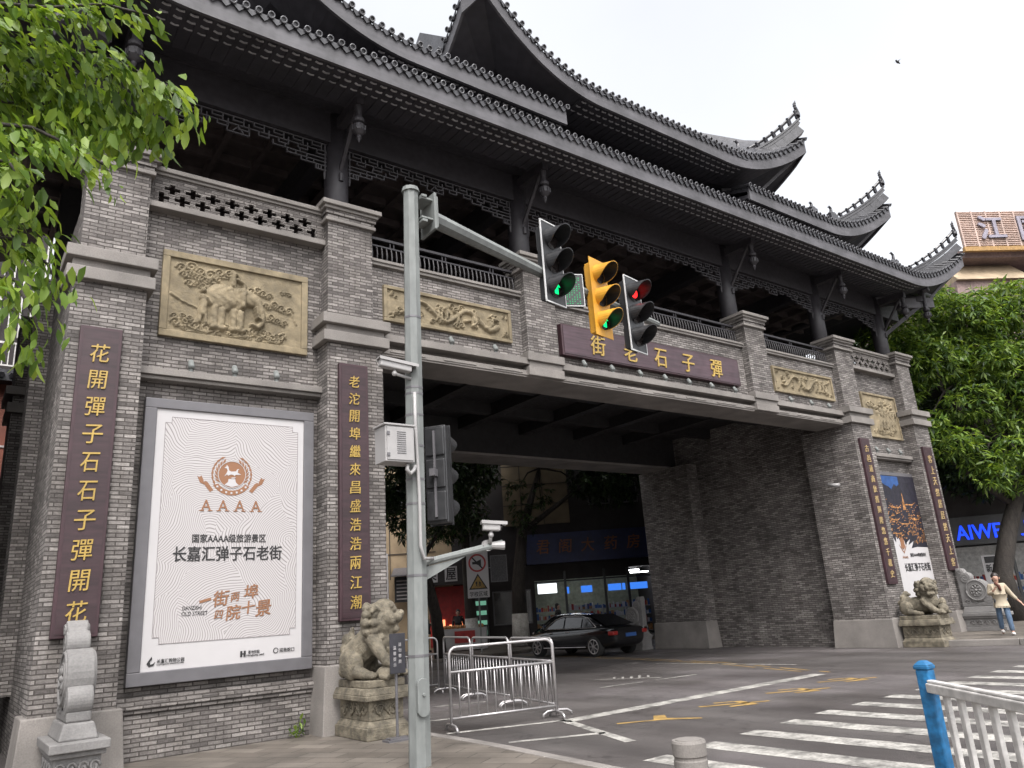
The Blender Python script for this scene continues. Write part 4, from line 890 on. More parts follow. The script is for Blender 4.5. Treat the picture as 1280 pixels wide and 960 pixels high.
for cx, cz, wd in ((23.35, 3.42, .35), (23.5, 3.8, .4), (24.35, 3.9, .45), (24.6, 3.45, .38), (23.9, 3.3, .4)):
    pf(b, [(cx - wd, cz + .10), (cx - wd * .5, cz), (cx + wd * .5, cz), (cx + wd, cz + .10), (cx + wd * .5, cz + .035), (cx - wd * .5, cz + .035)], y2)
pf(b, [(23.98, 3.75), (24.14, 3.75), (24.10, 4.05), (24.06, 4.3), (24.02, 4.05)], y2)
for i in range(40): x = 24.1 + rp.random() * .85; z = 2.66 + rp.random() * .7; pf(b, [(x, z), (x + .02, z + .01), (x + .045, z + .09), (x + .02, z + .085)], y2)
obj('lit_roofs', b, amber, r)
b = MB(); pf(b, [(23.38 + px * .8, 2.62 + pz * .8) for px, pz in ((0, 0), (.13, -.1), (.28, 0), (.28, .3), (.18, .38), (.08, .38), (0, .3))], y2); pf(b, [(23.38 + px * .8, 2.62 + pz * .8) for px, pz in ((-.12, .1), (.13, -.18), (.4, .1), (.36, 0), (.13, -.25), (-.08, 0))], y2); text(b, 'AAAA', (23.5, y2, 2.32), .34, .07, th=.004, bold=.02); obj('emblem', b, brown_p, r)
b = MB(); text(b, '国家AAAA级旅游景区', (24.3, y2, 2.38), .95, .11, bold=.02, th=.004); text(b, '长嘉汇弹子石老街', (24.12, y2, 2.02), 1.55, .24, bold=.03, th=.004); obj('lettering', b, black_ink, r)

# ---------------------------------------------------------------- floodlights on the ledges
def floodlight(x, y, z, label, group):
    r = empty('floodlight', (x, y, z), label, 'floodlight', group)
    b = MB(); b.tube([(0, 0, 0), (0, 0, .06)], .035, 8); b.box(-.012, .012, -.012, .012, .05, .09); obj('mount', b, steel, r, local=True)
    b = MB(); b.tube([(0, -.045, .06), (0, -.02, .10), (0, .03, .19)], [.045, .05, .042], 10); obj('lamp_body', b, steel, r, smooth=True, local=True)
    b = MB(); b.tube([(0, .03, .19), (0, .034, .197)], [.036, .034], 10); obj('lens', b, lens_d, r, local=True)
ORD = ['leftmost', 'second', 'third', 'fourth', 'fifth', 'sixth', 'rightmost']
for x, n in zip((2.79, 3.46, 4.14), ('left', 'middle', 'right')): floodlight(x, 11.95, 5.47, f'small white floodlight on the ledge over the white billboard, {n} of three', 'floodlights over the white billboard')
for i, x in enumerate((11.02, 11.87, 12.77, 13.62, 14.48, 15.33, 16.26)): floodlight(x, 11.87, 6.60, f'small white floodlight under the five character board, {ORD[i]} in the row of seven', 'floodlights under the name board')
for x, n in zip((7.56, 8.61), ('left', 'right')): floodlight(x, 11.87, 6.60, f'small floodlight under the carved strip behind the traffic pole, {n} of two', 'floodlights under the carved strips')
for x, n in zip((18.72, 19.71, 20.61), ('left', 'middle', 'right')): floodlight(x, 11.87, 6.60, f'small floodlight under the carved strip right of the board, {n} of three', 'floodlights under the carved strips')
for x, n in zip((22.96, 23.66, 24.39), ('left', 'middle', 'right')): floodlight(x, 11.95, 5.47, f'small floodlight on the ledge over the night poster, {n} of three', 'floodlights over the night poster')
r = empty('passage_spotlight', (21.2, 12.6, 4.4), 'small white spotlight fixed to the passage side of the right pier', 'spotlight')
b = MB(); b.tube([(21.26, 12.5, 4.45), (21.1, 12.5, 4.5)], .025, 6); obj('bracket', b, white_p, r)
b = MB(); b.tube([(21.1, 12.65, 4.52), (21.1, 12.3, 4.46)], [.05, .06], 10); obj('lamp_body', b, white_p, r, smooth=True)

# ---------------------------------------------------------------- traffic pole, its signals and boxes
r = empty('traffic_pole', (4.56, 8.22, 0), 'tall octagonal galvanised pole with a long arm carrying traffic lights', 'traffic pole')
b = MB(); b.tube([(4.56, 8.22, 0), (4.68, 8.22, 7.26)], [.130, .104], 8); obj('pole', b, steel, r)
b = MB(); b.tube([(4.68, 8.22, 7.25), (4.68, 8.22, 7.31)], [.125, .115], 12); obj('pole_cap', b, steel, r)
for z in (1.15, 2.05, 2.9, 3.2, 3.62, 4.02, 4.3, 4.38, 5.35): x = 4.56 + .12 * z / 7.26; b = MB(); b.tube([(x, 8.22, z), (x, 8.22, z + .028)], .126 - .026 * z / 7.26 + .008, 8); obj('clamp_band', b, frame_g, r)
b = MB(); b.box(4.78, 4.86, 8.08, 8.42, 6.78, 6.82); b.box(4.78, 4.86, 8.08, 8.42, 7.16, 7.2); b.box(4.96, 5.0, 8.06, 8.46, 6.7, 7.26); b.box(4.78, 5.0, 8.1, 8.4, 7.14, 7.17); b.box(4.78, 5.0, 8.1, 8.4, 6.84, 6.87); b.box(5.0, 5.035, 8.08, 8.46, 6.74, 7.22); obj('flange', b, steel, r, bevel=.006)
b = MB(); b.tube([(5.03, 8.3, 6.99), (7.9, 9.1, 7.0), (11.3, 9.86, 7.0)], [.115, .085, .06], 8); obj('arm', b, steel, r)
b = MB(); b.tube([(4.63, 8.2, 2.2), (5.32, 7.96, 2.34), (5.62, 7.86, 2.40)], .045, 10); b.prism([(0, -.22), (0, -.06), (.5, .04)], (4.68, 8.17, 2.22), (.95, -.33, 0), (0, 0, 1), (.012, .03, 0)); obj('lower_arm', b, steel, r, smooth=False)
b = MB(); b.tube([(4.56, 8.075, 4.3), (4.56, 8.08, 3.9), (4.58, 8.07, 3.0), (4.57, 8.065, 2.4), (4.6, 8.05, 2.25), (4.75, 8.09, 2.25)], .022, 8); obj('conduit', b, white_p, r, smooth=True)
b = MB(); b.prism([(.075 * math.cos(t * math.pi / 10) , .075 * math.sin(t * math.pi / 10) + (.13 if t <= 10 else -.13)) for t in range(21)], (4.55, 8.068, .72), (1, 0, 0), (0, 0, 1), (0, .05, 0)); b.tube([(4.55, 8.05, .75), (4.55, 8.07, .75)], .02, 8); obj('access_door', b, steel, r, bevel=.005)
r = empty('control_box', (4.27, 8.12, 3.6), 'white steel control box strapped to the left side of the pole', 'control box')
b = MB(); b.box(4.09, 4.48, 7.98, 8.26, 3.38, 3.82); b.box(4.07, 4.50, 7.96, 8.27, 3.82, 3.845); obj('cabinet', b, white_p, r, bevel=.006)
b = MB(); b.box(4.11, 4.46, 7.968, 7.98, 3.40, 3.80); obj('door', b, white_p, r, bevel=.004)
b = MB()
for k in range(11): b.box(4.24, 4.36, 7.962, 7.97, 3.48 + k * .026, 3.487 + k * .026)
obj('vent', b, frame_g, r)
b = MB(); b.box(4.105, 4.14, 7.955, 7.97, 3.70, 3.74); b.box(4.105, 4.14, 7.955, 7.97, 3.44, 3.48); obj('hinge', b, frame_g, r)
b = MB(); b.tube([(4.42, 8.05, 3.38), (4.40, 8.03, 3.30), (4.44, 8.03, 3.25), (4.50, 8.05, 3.30), (4.54, 8.08, 3.36)], .025, 8); obj('cable', b, white_p, r, smooth=True)
def cctv(label, c, d, L, mount):
    r = empty('surveillance_camera', c, label, 'camera'); c = Vector(c); d = Vector(d).normalized(); s_ = d.cross(Vector((0, 0, 1))).normalized(); u = s_.cross(d)
    b = MB(); b.obox(c, d * L / 2, s_ * .055, u * .05); obj('housing', b, white_p, r, bevel=.015)
    b = MB(); b.obox(c + u * .062 + d * .03, d * (L / 2 + .05), s_ * .07, u * .008); b.obox(c + u * .05 + s_ * .068 + d * .03, d * (L / 2 + .05), s_ * .005, u * .02); b.obox(c + u * .05 - s_ * .068 + d * .03, d * (L / 2 + .05), s_ * .005, u * .02); obj('sun_shield', b, white_p, r)
    b = MB(); b.tube([c + d * (L / 2), c + d * (L / 2 + .02)], .042, 12); obj('lens', b, lens_d, r)
    b = MB(); b.tube([c - u * .05, c - u * .1, Vector(mount)], .022, 8); b.ball(c - u * .1, .035); obj('bracket', b, white_p, r, smooth=True)
cctv('slim white camera high on the left side of the traffic pole', (4.32, 8.12, 4.63), (1, -.1, -.12), .42, (4.55, 8.15, 4.5))
cctv('white bullet camera on the end of the pole short lower arm', (5.45, 7.84, 2.60), (.9, -.45, -.1), .22, (5.44, 7.88, 2.4))
b = MB(); b.tube([(5.48, 7.9, 2.38), (5.62, 7.82, 2.37)], [.045, .055], 10); b.tube([(5.43, 7.9, 2.38), (5.43, 7.95, 2.38)], .07, 10); r = tag(obj('flash_lamp', b, white_p, smooth=False), 'round flash lamp clamped under the white bullet camera', 'lamp')
b = MB()

def signal(label, c, col, tape, lit, rz, group='traffic lights on the pole', plate=True):
    """three-aspect signal head; built facing -Y round its centre"""
    r = empty('traffic_light', c, label, 'traffic light', group, rz)
    b = MB(); b.box(-.17, .17, .0, .17, -.68, .68); 
    for k in (-1, 0, 1): b.box(-.15, .15, .17, .2, k * .45 - .2, k * .45 + .2)
    obj('housing', b, col, r, bevel=.02, local=True)
    e_ = .26 if plate else .185
    b = MB(); b.box(-e_, e_, -.012, .0, -.75 if plate else -.7, .75 if plate else .7); obj('backplate', b, col, r, local=True)
    if tape:
        b = MB(); b.box(-.265, .265, -.02, .004, .735, .757); b.box(-.265, .265, -.02, .004, -.757, -.735); b.box(-.267, -.25, -.02, .004, -.735, .735); b.box(.25, .267, -.02, .004, -.735, .735); obj('reflective_border', b, refl, r, local=True)
    for k, nm in ((1, 'red'), (0, 'amber'), (-1, 'green')):
        zc = k * .45; b = MB(); n_ = 26; R0 = .19; vs = []; fs = []; fi = []
        for i in range(n_ + 1):                                # visor: long on top, cut away below
            a = -math.pi / 2 + 2 * math.pi * i / n_; up_ = (math.sin(a) + 1) / 2; L = .02 + .40 * max(0, up_ - .12) ** .55
            for rr, y in ((R0, -.012), (R0 * 1.0, -L), (R0 - .012, -L), (R0 - .012, -.012)): vs.append((rr * math.cos(a), y, zc + rr * math.sin(a) - (.05 if y < -.1 else 0) * up_))
        for i in range(n_):
            for j in range(3): (fi if j == 2 else fs).append((i * 4 + j, i * 4 + j + 1, i * 4 + 5 + j, i * 4 + 4 + j))
        b.add(vs, fs); b.add(vs, fi, 1); obj('visor', b, [col, black_p], r, local=True, smooth=False)
        b = MB(); b.tube([(0, -.03, zc), (0, -.014, zc)], [.12, .17], 20); L = obj('lens', b, lens_d, r, local=True)
        if lit == nm:
            b = MB(); q = [(0, .125), (.105, .02), (.045, .02), (.045, -.12), (-.045, -.12), (-.045, .02), (-.105, .02)] if nm == 'green' else [(.12 * math.cos(t * .39), .12 * math.sin(t * .39)) for t in range(16)]
            b.prism(q, (0, -.034, zc), (1, 0, 0), (0, 0, 1), (0, -.006, 0)); obj('lit_symbol', b, em_green if nm == 'green' else em_red, L, local=True)
    b = MB(); b.box(-.04, .04, .2, .34, -.05, .05); b.box(-.015, .015, .2, .23, -.6, .6); obj('mount', b, frame_g, r, local=True)
    return r
signal('black traffic light with white edging and lit green arrow nearest the pole', (7.78, 8.92, 7.17), black_p, True, 'green', R(12))
signal('yellow bodied traffic light hanging in the middle of the arm', (9.05, 9.15, 6.87), yellow_p, False, 'green', R(12))
signal('black traffic light showing red at the far end of the arm', (10.03, 9.28, 6.77), black_p, True, 'red', R(12))
bs = signal('dark traffic light seen from behind on the right side of the pole', (5.06, 8.36, 3.32), black_p, False, 'red', R(128), None, False); bs.scale = (.86, .86, .92)
r = empty('countdown_display', (8.32, 9.08, 6.85), 'flat countdown panel of green dots behind the nearest traffic light', 'display', rz=R(-25))
b = MB(); b.box(-.2, .2, 0, .08, -.3, .3); obj('housing', b, black_p, r, local=True, bevel=.01)
b = MB(); b.box(-.205, .205, -.008, .006, .29, .305); b.box(-.205, .205, -.008, .006, -.305, -.29); b.box(-.207, -.195, -.008, .006, -.29, .29); b.box(.195, .207, -.008, .006, -.29, .29); obj('reflective_border', b, refl, r, local=True)
b = MB()
for i in range(7):
    for j in range(13):
        if (i * 5 + j * 3) % 4 != 0: b.box(-.16 + i * .046, -.142 + i * .046, -.006, 0, -.26 + j * .04, -.242 + j * .04)
obj('dot_matrix', b, em_dot, r, local=True)
b = MB(); b.tube([(0, .08, .1), (-.1, .1, .15)], .02, 6); obj('bracket', b, steel, r, local=True)

# ---------------------------------------------------------------- crowd barriers, sign stand, bollard, fence
def barrier():
    r = empty('crowd_barrier', (0, 0, 0), 'x', 'barrier', 'steel crowd barriers on the road')
    L, H, rc = 1.78, 1.2, .12
    pts = [(-L / 2, 0, .06), (-L / 2, 0, H - rc)] + [(-L / 2 + rc - rc * math.cos(t), 0, H - rc + rc * math.sin(t)) for t in (.4, .8, 1.2, math.pi / 2)]
    pts += [(-x, y, z) for x, y, z in pts[::-1]]
    b = MB(); b.tube(pts, .022, 10); obj('frame', b, chrome, r, smooth=True, local=True)
    b = MB(); b.tube([(-L / 2, 0, .84), (L / 2, 0, .84)], .02, 10); obj('middle_rail', b, chrome, r, smooth=True, local=True)
    b = MB(); b.tube([(-L / 2, 0, .18), (L / 2, 0, .18)], .018, 10); obj('bottom_rail', b, chrome, r, smooth=True, local=True)
    for i in range(11): x = -L / 2 + L * (i + 1) / 12; b = MB(); b.tube([(x, 0, .18), (x, 0, .84)], .010, 6); obj('upright', b, chrome, r, smooth=True, local=True)
    for x in (-L / 2, L / 2): b = MB(); b.tube([(x, -.26, .0), (x, -.25, .05), (x, -.18, .09), (x, 0, .10), (x, .18, .09), (x, .25, .05), (x, .26, .0)], .02, 8); obj('foot', b, chrome, r, smooth=True, local=True)
    return r
BR = [((6.49, 10.69), (8.23, 10.31), 'nearest steel crowd barrier, side on to the camera right of the pole'), ((8.33, 10.42), (8.72, 12.16), 'second steel barrier, running back from the nearest one toward the passage'), ((8.78, 12.3), (9.1, 14.05), 'third steel barrier, in the row receding toward the passage'), ((9.15, 14.2), (9.55, 15.95), 'farthest steel barrier of the row receding into the passage'), ((9.5, 16.15), (7.75, 16.45), 'steel barrier partly hidden behind the pole, turned across the far row')]
proto = barrier()
for i, (p, q, lb) in enumerate(BR):
    o = proto if i == 0 else copy_tree(proto)
    o.location = ((p[0] + q[0]) / 2, (p[1] + q[1]) / 2, ZR); o.rotation_euler = (0, 0, math.atan2(q[1] - p[1], q[0] - p[0])); o['label'] = lb
r = empty('sign_stand', (5.28, 10.12, 0), 'small dark notice board on a thin post beside the seated lion', 'notice')
b = MB(); b.box(5.10, 5.46, 10.02, 10.22, 0, .025); b.box(5.14, 5.42, 10.05, 10.19, .025, .045); obj('foot_plate', b, frame_g, r)
b = MB(); b.tube([(5.28, 10.12, .03), (5.28, 10.12, 1.3)], .02, 8); obj('post', b, frame_g, r)
b = MB(); b.box(5.17, 5.41, 10.075, 10.095, .86, 1.39); obj('board', b, mat('dark_notice', (0.035, 0.034, 0.042), .4), r, bevel=.004)
b = MB()
for x, z0, n_ in ((5.24, 1.2, 4), (5.32, 1.24, 4)):
    for k in range(n_): text(b, '温馨提示请勿攀爬'[k + (4 if x > 5.3 else 0)], (x, 10.07, z0 - k * .075), .045, .05, th=.004)
obj('lettering', b, white_ink, r)
r = empty('stone_bollard', (5.48, 5.05, 0), 'short round stone bollard at the pavement edge by the crosswalk', 'bollard')
b = MB(); b.lathe([(.15, -.1), (.145, .24), (.138, .252), (.138, .268), (.148, .28), (.150, .382), (.14, .402), (.0, .405)], (5.48, 5.05, 0), 32); obj('shaft', b, granite, r, smooth=False)
b = MB(); b.lathe([(.115, .402), (.113, .409), (0, .410)], (5.48, 5.05, 0), 28); obj('cap_disc', b, granite, r)
r = empty('guard_fence', (6.4, 3.3, ZR), 'white picket guard fence with a bright blue square end post', 'fence')
b = MB(); b.box(6.33, 6.435, 3.25, 3.355, ZR, .93); obj('post', b, blue_p, r, bevel=.012)
b = MB(); b.box(6.322, 6.443, 3.242, 3.363, .93, .96); b.taper(6.322, 6.443, 3.242, 3.363, .96, .995, .035, .035); obj('post_cap', b, blue_p, r, bevel=.008)
fd = Vector((-.62, -.785, 0)).normalized(); fp = Vector((6.36, 3.28, 0)); fs_ = Vector((-fd.y, fd.x, 0))
b = MB(); L = 3.4
b.obox(fp + fd * (L / 2 + .03) + Vector((0, 0, .80)), fd * L / 2, fs_ * .045, (0, 0, .035)); b.obox(fp + fd * (L / 2 + .03) + Vector((0, 0, .845)), fd * L / 2, fs_ * .03, (0, 0, .012)); obj('top_rail', b, white_rail, r, bevel=.01)
b = MB(); b.obox(fp + fd * (L / 2 + .03) + Vector((0, 0, .08)), fd * L / 2, fs_ * .04, (0, 0, .03)); obj('bottom_rail', b, white_rail, r, bevel=.008)
for k in range(15): c = fp + fd * (.24 + .205 * k) + Vector((0, 0, .43)); b = MB(); b.obox(c, fd * .03, fs_ * .018, (0, 0, .345)); obj('picket', b, white_rail, r, bevel=.006)

# ---------------------------------------------------------------- cars
def car():
    r = empty('black_car', (0, 0, 0), 'x', 'car', 'black cars beyond the passage')
    def loft(rings, name, m, **k):
        b = MB(); n = len(rings[0]); V = [p for q in rings for p in q]
        fs = [(i * n + j, i * n + (j + 1) % n, (i + 1) * n + (j + 1) % n, (i + 1) * n + j) for i in range(len(rings) - 1) for j in range(n)] + [tuple(range(n - 1, -1, -1)), tuple((len(rings) - 1) * n + j for j in range(n))]
        b.add(V, fs); o = obj(name, b, m, r, smooth=True, local=True)
        s_ = o.modifiers.new('sub', 'SUBSURF'); s_.levels = 1; s_.render_levels = 2; return o
    st = [(-2.44, .62, .42, .80, .78), (-2.38, .78, .3, .92, .86), (-2.0, .90, .22, .985, .93), (-1.4, .925, .2, .99, .95), (-.6, .93, .2, .97, .94), (.3, .93, .2, .95, .92), (1.1, .925, .2, .93, .92), (1.7, .91, .22, .86, .90), (2.15, .84, .25, .76, .84), (2.4, .70, .32, .64, .7), (2.46, .5, .4, .58, .5)]
    ring = lambda x, hw, zb, zt, hs: [(x, -hw * .8, zb), (x, -hw, zb + .16), (x, -hw, (zb + zt) / 2 + .05), (x, -hs, zt - .02), (x, -hs * .6, zt + .03), (x, hs * .6, zt + .03), (x, hs, zt - .02), (x, hw, (zb + zt) / 2 + .05), (x, hw, zb + .16), (x, hw * .8, zb)]
    body = loft([ring(*q) for q in st], 'body', carpaint)
    cs = [(-2.0, .99, .80, .78), (-1.55, 1.2, .82, .70), (-1.05, 1.39, .84, .64), (-.4, 1.455, .85, .62), (.2, 1.44, .85, .62), (.65, 1.33, .84, .65), (1.05, 1.12, .82, .72), (1.35, .95, .80, .78)]
    loft([[(x, -wb, .9), (x, -wr, max(.93, zr - .06)), (x, -wr * .7, zr), (x, wr * .7, zr), (x, wr, max(.93, zr - .06)), (x, wb, .9)] for x, zr, wb, wr in cs], 'cabin', carpaint)
    def side(poly, s):
        out = []
        for x, z in poly: t = (z - .9) / .5; out.append((x, s * (.865 - .20 * t), z))
        return out
    for s in (-1, 1):
        for poly in ([(-1.5, .99), (-.9, .99), (-.9, 1.31), (-1.12, 1.27)], [(-.84, .99), (.0, .98), (.02, 1.36), (-.84, 1.33)], [(.07, .98), (.95, .97), (.52, 1.27), (.09, 1.36)]):
            q = side(poly, s); b = MB(); b.add(q + [(x, y + s * .012, z) for x, y, z in q], [(0, 1, 2, 3), (7, 6, 5, 4), (0, 4, 5, 1), (1, 5, 6, 2), (2, 6, 7, 3), (3, 7, 4, 0)]); obj('side_window', b, glass_d, r, local=True)
        tr = side([(1.12, .96), (.55, 1.29), (.08, 1.40), (-.84, 1.375), (-1.15, 1.30), (-1.62, .985)], s); b = MB(); b.tube([(x, y + s * .022, z) for x, y, z in tr], .013, 6); b.tube([(-1.62, s * .895, .975), (1.1, s * .895, .955)], .009, 6); obj('window_trim', b, chrome, r, smooth=True, local=True)
        b = MB(); b.tube([(-1.1, s * .94, .33), (1.1, s * .94, .31)], .016, 6); obj('sill_trim', b, chrome, r, local=True)
        b = MB(); b.ball((1.0, s * 1.0, 1.0), (.1, .09, .06)); obj('wing_mirror', b, carpaint, r, smooth=True, local=True)
        b = MB(); b.box(-2.44, -2.18, *sorted((s * .62, s * .88)), .70, .83); obj('tail_light', b, em_tail, r, bevel=.03, local=True)
        b = MB(); b.ball((2.2, s * .68, .62), (.2, .16, .08)); obj('headlight', b, chrome, r, smooth=True, local=True)
        b = MB(); b.box(-.3, -.12, *sorted((s * .925, s * .945)), .84, .865); b.box(.62, .8, *sorted((s * .925, s * .945)), .82, .845); obj('door_handle', b, chrome, r, local=True)
        for x in (-1.5, 1.48):
            P = lambda rr, y: [(x + rr * math.cos(k * math.pi / 14), s * y, .34 + rr * math.sin(k * math.pi / 14)) for k in range(28)]
            b = MB(); v = P(.30, .70) + P(.34, .72) + P(.34, .92) + P(.25, .945); b.add(v, [(i * 28 + k, i * 28 + (k + 1) % 28, (i + 1) * 28 + (k + 1) % 28, (i + 1) * 28 + k) for i in range(3) for k in range(28)] + [tuple(range(28))]); w_ = obj('wheel', b, rubber, r, smooth=False, local=True)
            b = MB(); b.add(P(.25, .915), [tuple(range(28))]); obj('brake_well', b, black_p, w_, local=True)
            b = MB(); b.tube(P(.235, .94) + [P(.235, .94)[0]], .018, 6)
            for k in range(7): a = k * 2 * math.pi / 7; b.bar((x, s * .945, .34), (x + .23 * math.cos(a), s * .94, .34 + .23 * math.sin(a)), .05, .02)
            b.tube([(x, s * .93, .34), (x, s * .955, .34)], .06, 10); obj('rim', b, chrome, w_, local=True)
    b = MB(); q = [(-1.98, .74, 1.0), (-1.98, -.74, 1.0), (-1.1, -.58, 1.385), (-1.1, .58, 1.385)]; b.add([(x - .012, y, z + .014) for x, y, z in q], [(0, 1, 2, 3)]); obj('rear_window', b, glass_d, r, local=True)
    b = MB(); q = [(1.34, -.74, .965), (1.34, .74, .965), (.68, .6, 1.325), (.68, -.6, 1.325)]; b.add([(x + .012, y, z + .014) for x, y, z in q], [(0, 1, 2, 3)]); obj('windscreen', b, glass_d, r, local=True)
    b = MB(); b.box(-2.47, -2.42, -.26, .26, .62, .74); obj('number_plate', b, blue_d, r, local=True)
    return r
cp = car(); cp.location = (18.72, 21.7, ZR); cp.scale = (.96, .96, .96); cp.rotation_euler = (0, 0, R(93.5)); cp['label'] = 'black saloon car with silver wheels driving away through the passage'
c2 = copy_tree(cp); c2.location = (22.4, 26.6, ZR); c2.rotation_euler = (0, 0, R(80)); c2['label'] = 'dark car half hidden behind the black saloon and the passage pier'

# ---------------------------------------------------------------- far side of the passage: shops, houses
def oriented(o, u):                                            # frame: u along the front, w into the building
    u = Vector((u[0], u[1], 0)).normalized(); w_ = Vector((-u.y, u.x, 0)); o = Vector((o[0], o[1], 0)); return o, u, w_
class Front:
    """boxes placed along a street front: a along, d into the building, z up"""
    def __init__(s, o, u): s.o, s.u, s.w = oriented(o, u)
    def P(s, a, d, z): return s.o + s.u * a + s.w * d + Vector((0, 0, z))
    def box(s, b, a0, a1, d0, d1, z0, z1, m=0): return b.obox(s.P((a0 + a1) / 2, (d0 + d1) / 2, (z0 + z1) / 2), s.u * (a1 - a0) / 2, s.w * (d1 - d0) / 2, (0, 0, (z1 - z0) / 2), m)
    def text(s, b, ch, a, d, z, wd, ht, **k): text(b, ch, s.P(a, d, z), wd, ht, u=tuple(s.u), **k)
    def window(s, root, a0, a1, z0, z1, fm=None):
        b = MB(); t = .06
        for q in ((a0, a1, z0, z0 + t), (a0, a1, z1 - t, z1), (a0, a0 + t, z0 + t, z1 - t), (a1 - t, a1, z0 + t, z1 - t), ((a0 + a1) / 2 - t / 2, (a0 + a1) / 2 + t / 2, z0 + t, z1 - t)): s.box(b, q[0], q[1], -.06, .02, q[2], q[3])
        f_ = obj('window', b, fm or frame_g, root); b = MB(); s.box(b, a0 + t, a1 - t, -.015, -.005, z0 + t, z1 - t); obj('pane', b, glass_d, f_)
PH = Front((20.0, 33.4), (.798, -.603))                        # pharmacy: a = 4.2 is the left edge of its sign
r = empty('pharmacy_building', PH.P(7, 4, 0), 'dark building with a lit pharmacy below a navy sign with orange characters', 'building')
b = MB(); PH.box(b, .5, 4.6, 0, 9, 0, 16); PH.box(b, 10.4, 18, 0, 9, 0, 16); PH.box(b, 4.6, 10.4, 0, 9, 3.25, 16); PH.box(b, 4.6, 9.3, .01, .09, 2.86, 3.25); PH.box(b, 4.6, 10.4, 5.5, 9, 0, 3.25); obj('wall', b, plaster_d, r)
b = MB(); PH.box(b, 3.3, 6.6, -.12, -.002, 5.6, 11); obj('tiled_panel', b, mat('shaded_cream_tile', (.15, .115, .07), .8, var=.1, scale=3), r)  # cream panel in a dimmed colour, shade of the street painted in
b = MB()
for z in (6.6, 7.6, 8.6): PH.box(b, 3.3, 6.6, -.135, -.12, z, z + .03)
for a in (4.2, 5.3): PH.box(b, a, a + .03, -.137, -.12, 5.6, 11)
obj('tile_joint', b, plaster_d, r)
PH.window(r, 5.0, 5.75, 6.5, 8.0); PH.window(r, 2.5, 4.4, .9, 2.5)
for a in (7.6, 9.0, 12, 14): PH.window(r, a, a + 1.1, 6.4, 8.2); PH.window(r, a, a + 1.1, 9.6, 11.4)
b = MB(); PH.box(b, 4.3, 10.6, -.35, -.003, 3.65, 5.1); obj('sign_board', b, navy, r)
b = MB()
for ch, a in zip('君阁大药房', (5.15, 6.25, 7.35, 8.5, 9.6)): PH.text(b, ch, a, -.37, 4.45, .66, .66, bold=.02, shear=.1, th=.03)
obj('sign_lettering', b, orange_d, r)
b = MB()
for a in (6.05, 8.0, 9.15): PH.box(b, a, a + .12, -.02, .1, 0, 3.25)
PH.box(b, 4.6, 10.4, -.03, .1, 2.75, 2.82); obj('door_frame', b, black_p, r)
b = MB(); PH.box(b, 4.62, 10.38, .12, 5.45, .0, .05); obj('shop_floor', b, greyst, r)
b = MB(); PH.box(b, 4.62, 10.38, 5.3, 5.48, .05, 3.2); obj('shop_back_wall', b, mat('pale_green_wall', (.34, .36, .28), .8), r)
b = MB()
for a in (5.4, 8.4): PH.box(b, a, a + 1.6, 1.4, 1.52, 3.1, 3.16)
PH.box(b, 6.4, 7.6, 3.2, 3.32, 3.1, 3.16); PH.box(b, 9.4, 10.3, .4, .46, 2.95, 3.0); PH.box(b, 4.9, 5.9, 1.4, 1.5, 3.1, 3.16); obj('ceiling_lamp', b, em_white, r)
b = MB()
for a, e in ((6.9, 7.45), (8.25, 8.9), (8.95, 9.1), (9.3, 10.2), (6.2, 6.3)): PH.box(b, a, e, .5, .56, 2.18, 2.5)
obj('menu_screen', b, em_screen, r)
b = MB(); PH.box(b, 4.75, 5.7, .5, .55, 2.25, 2.72); obj('light_box', b, emit('white_light_box', (.8, .85, .9), .8), r)
def shelf(F, a, d, label, z=0.05, L=1.3, seed=0):
    rr = random.Random(seed); q = empty('shop_shelf', F.P(a, d, z), label, 'shelf', 'display shelves in the shops')
    b = MB(); F.box(b, a - L / 2, a - L / 2 + .03, d - .2, d + .2, z, z + 1.5); F.box(b, a + L / 2 - .03, a + L / 2, d - .2, d + .2, z, z + 1.5)
    for k in range(4): F.box(b, a - L / 2 + .03, a + L / 2 - .03, d - .2, d + .2, z + .1 + k * .4, z + .13 + k * .4)
    obj('rack', b, white_p, q); b = MB()
    for k in range(4):
        x = a - L / 2 + .06
        while x < a + L / 2 - .12: w_ = rr.uniform(.05, .13); F.box(b, x, x + w_, d - .19, d - .02, z + .13 + k * .4, z + .13 + k * .4 + rr.uniform(.12, .32), rr.randrange(4)); x += w_ + .015
    obj('stock', b, [white_ink, red_p, blue_d, amber], q)
for i, (a, d) in enumerate(((6.9, 1.6), (7.6, 2.6), (8.6, 1.5), (9.8, 1.8), (5.2, 1.9))): shelf(PH, a, d, 'stocked shelf inside the lit pharmacy, ' + ('by the dark centre door post', 'behind the other shelves', 'under the widest blue screen', 'under the rightmost blue screen', 'under the white light box')[i], seed=i)

CB = Front((8.0, 42.4), (.798, -.603))                         # cream house left of the pharmacy
r = empty('cream_building', CB.P(7, 4, 0), 'cream plastered house behind the street tree left of the pharmacy', 'building')
b = MB(); CB.box(b, 0, 15.6, 0.02, 8, 0, 13); obj('wall', b, plaster_c, r)
b = MB()
for z in (4.6, 6.4, 8.2): CB.box(b, 0, 14.8, -.02, 0, z, z + .04)
for a in np.arange(1.5, 14.5, 2.2): CB.box(b, a, a + .035, -.022, 0, 3.4, 13)
obj('plaster_joint', b, plaster_d, r)
for a in (3.1, 7.5, 12.0): CB.window(r, a, a + 1.2, 6.7, 8.0)
b = MB(); PH.box(b, -1.2, 2.3, -.9, -.01, 2.95, 3.9); obj('shop_canopy', b, plaster_d, r)
b = MB(); [PH.box(b, a - .3, a + .3, -.93, -.9, 3.1, 3.8) for a in (-.35, .6)]; obj('sign_tile', b, white_ink, r)
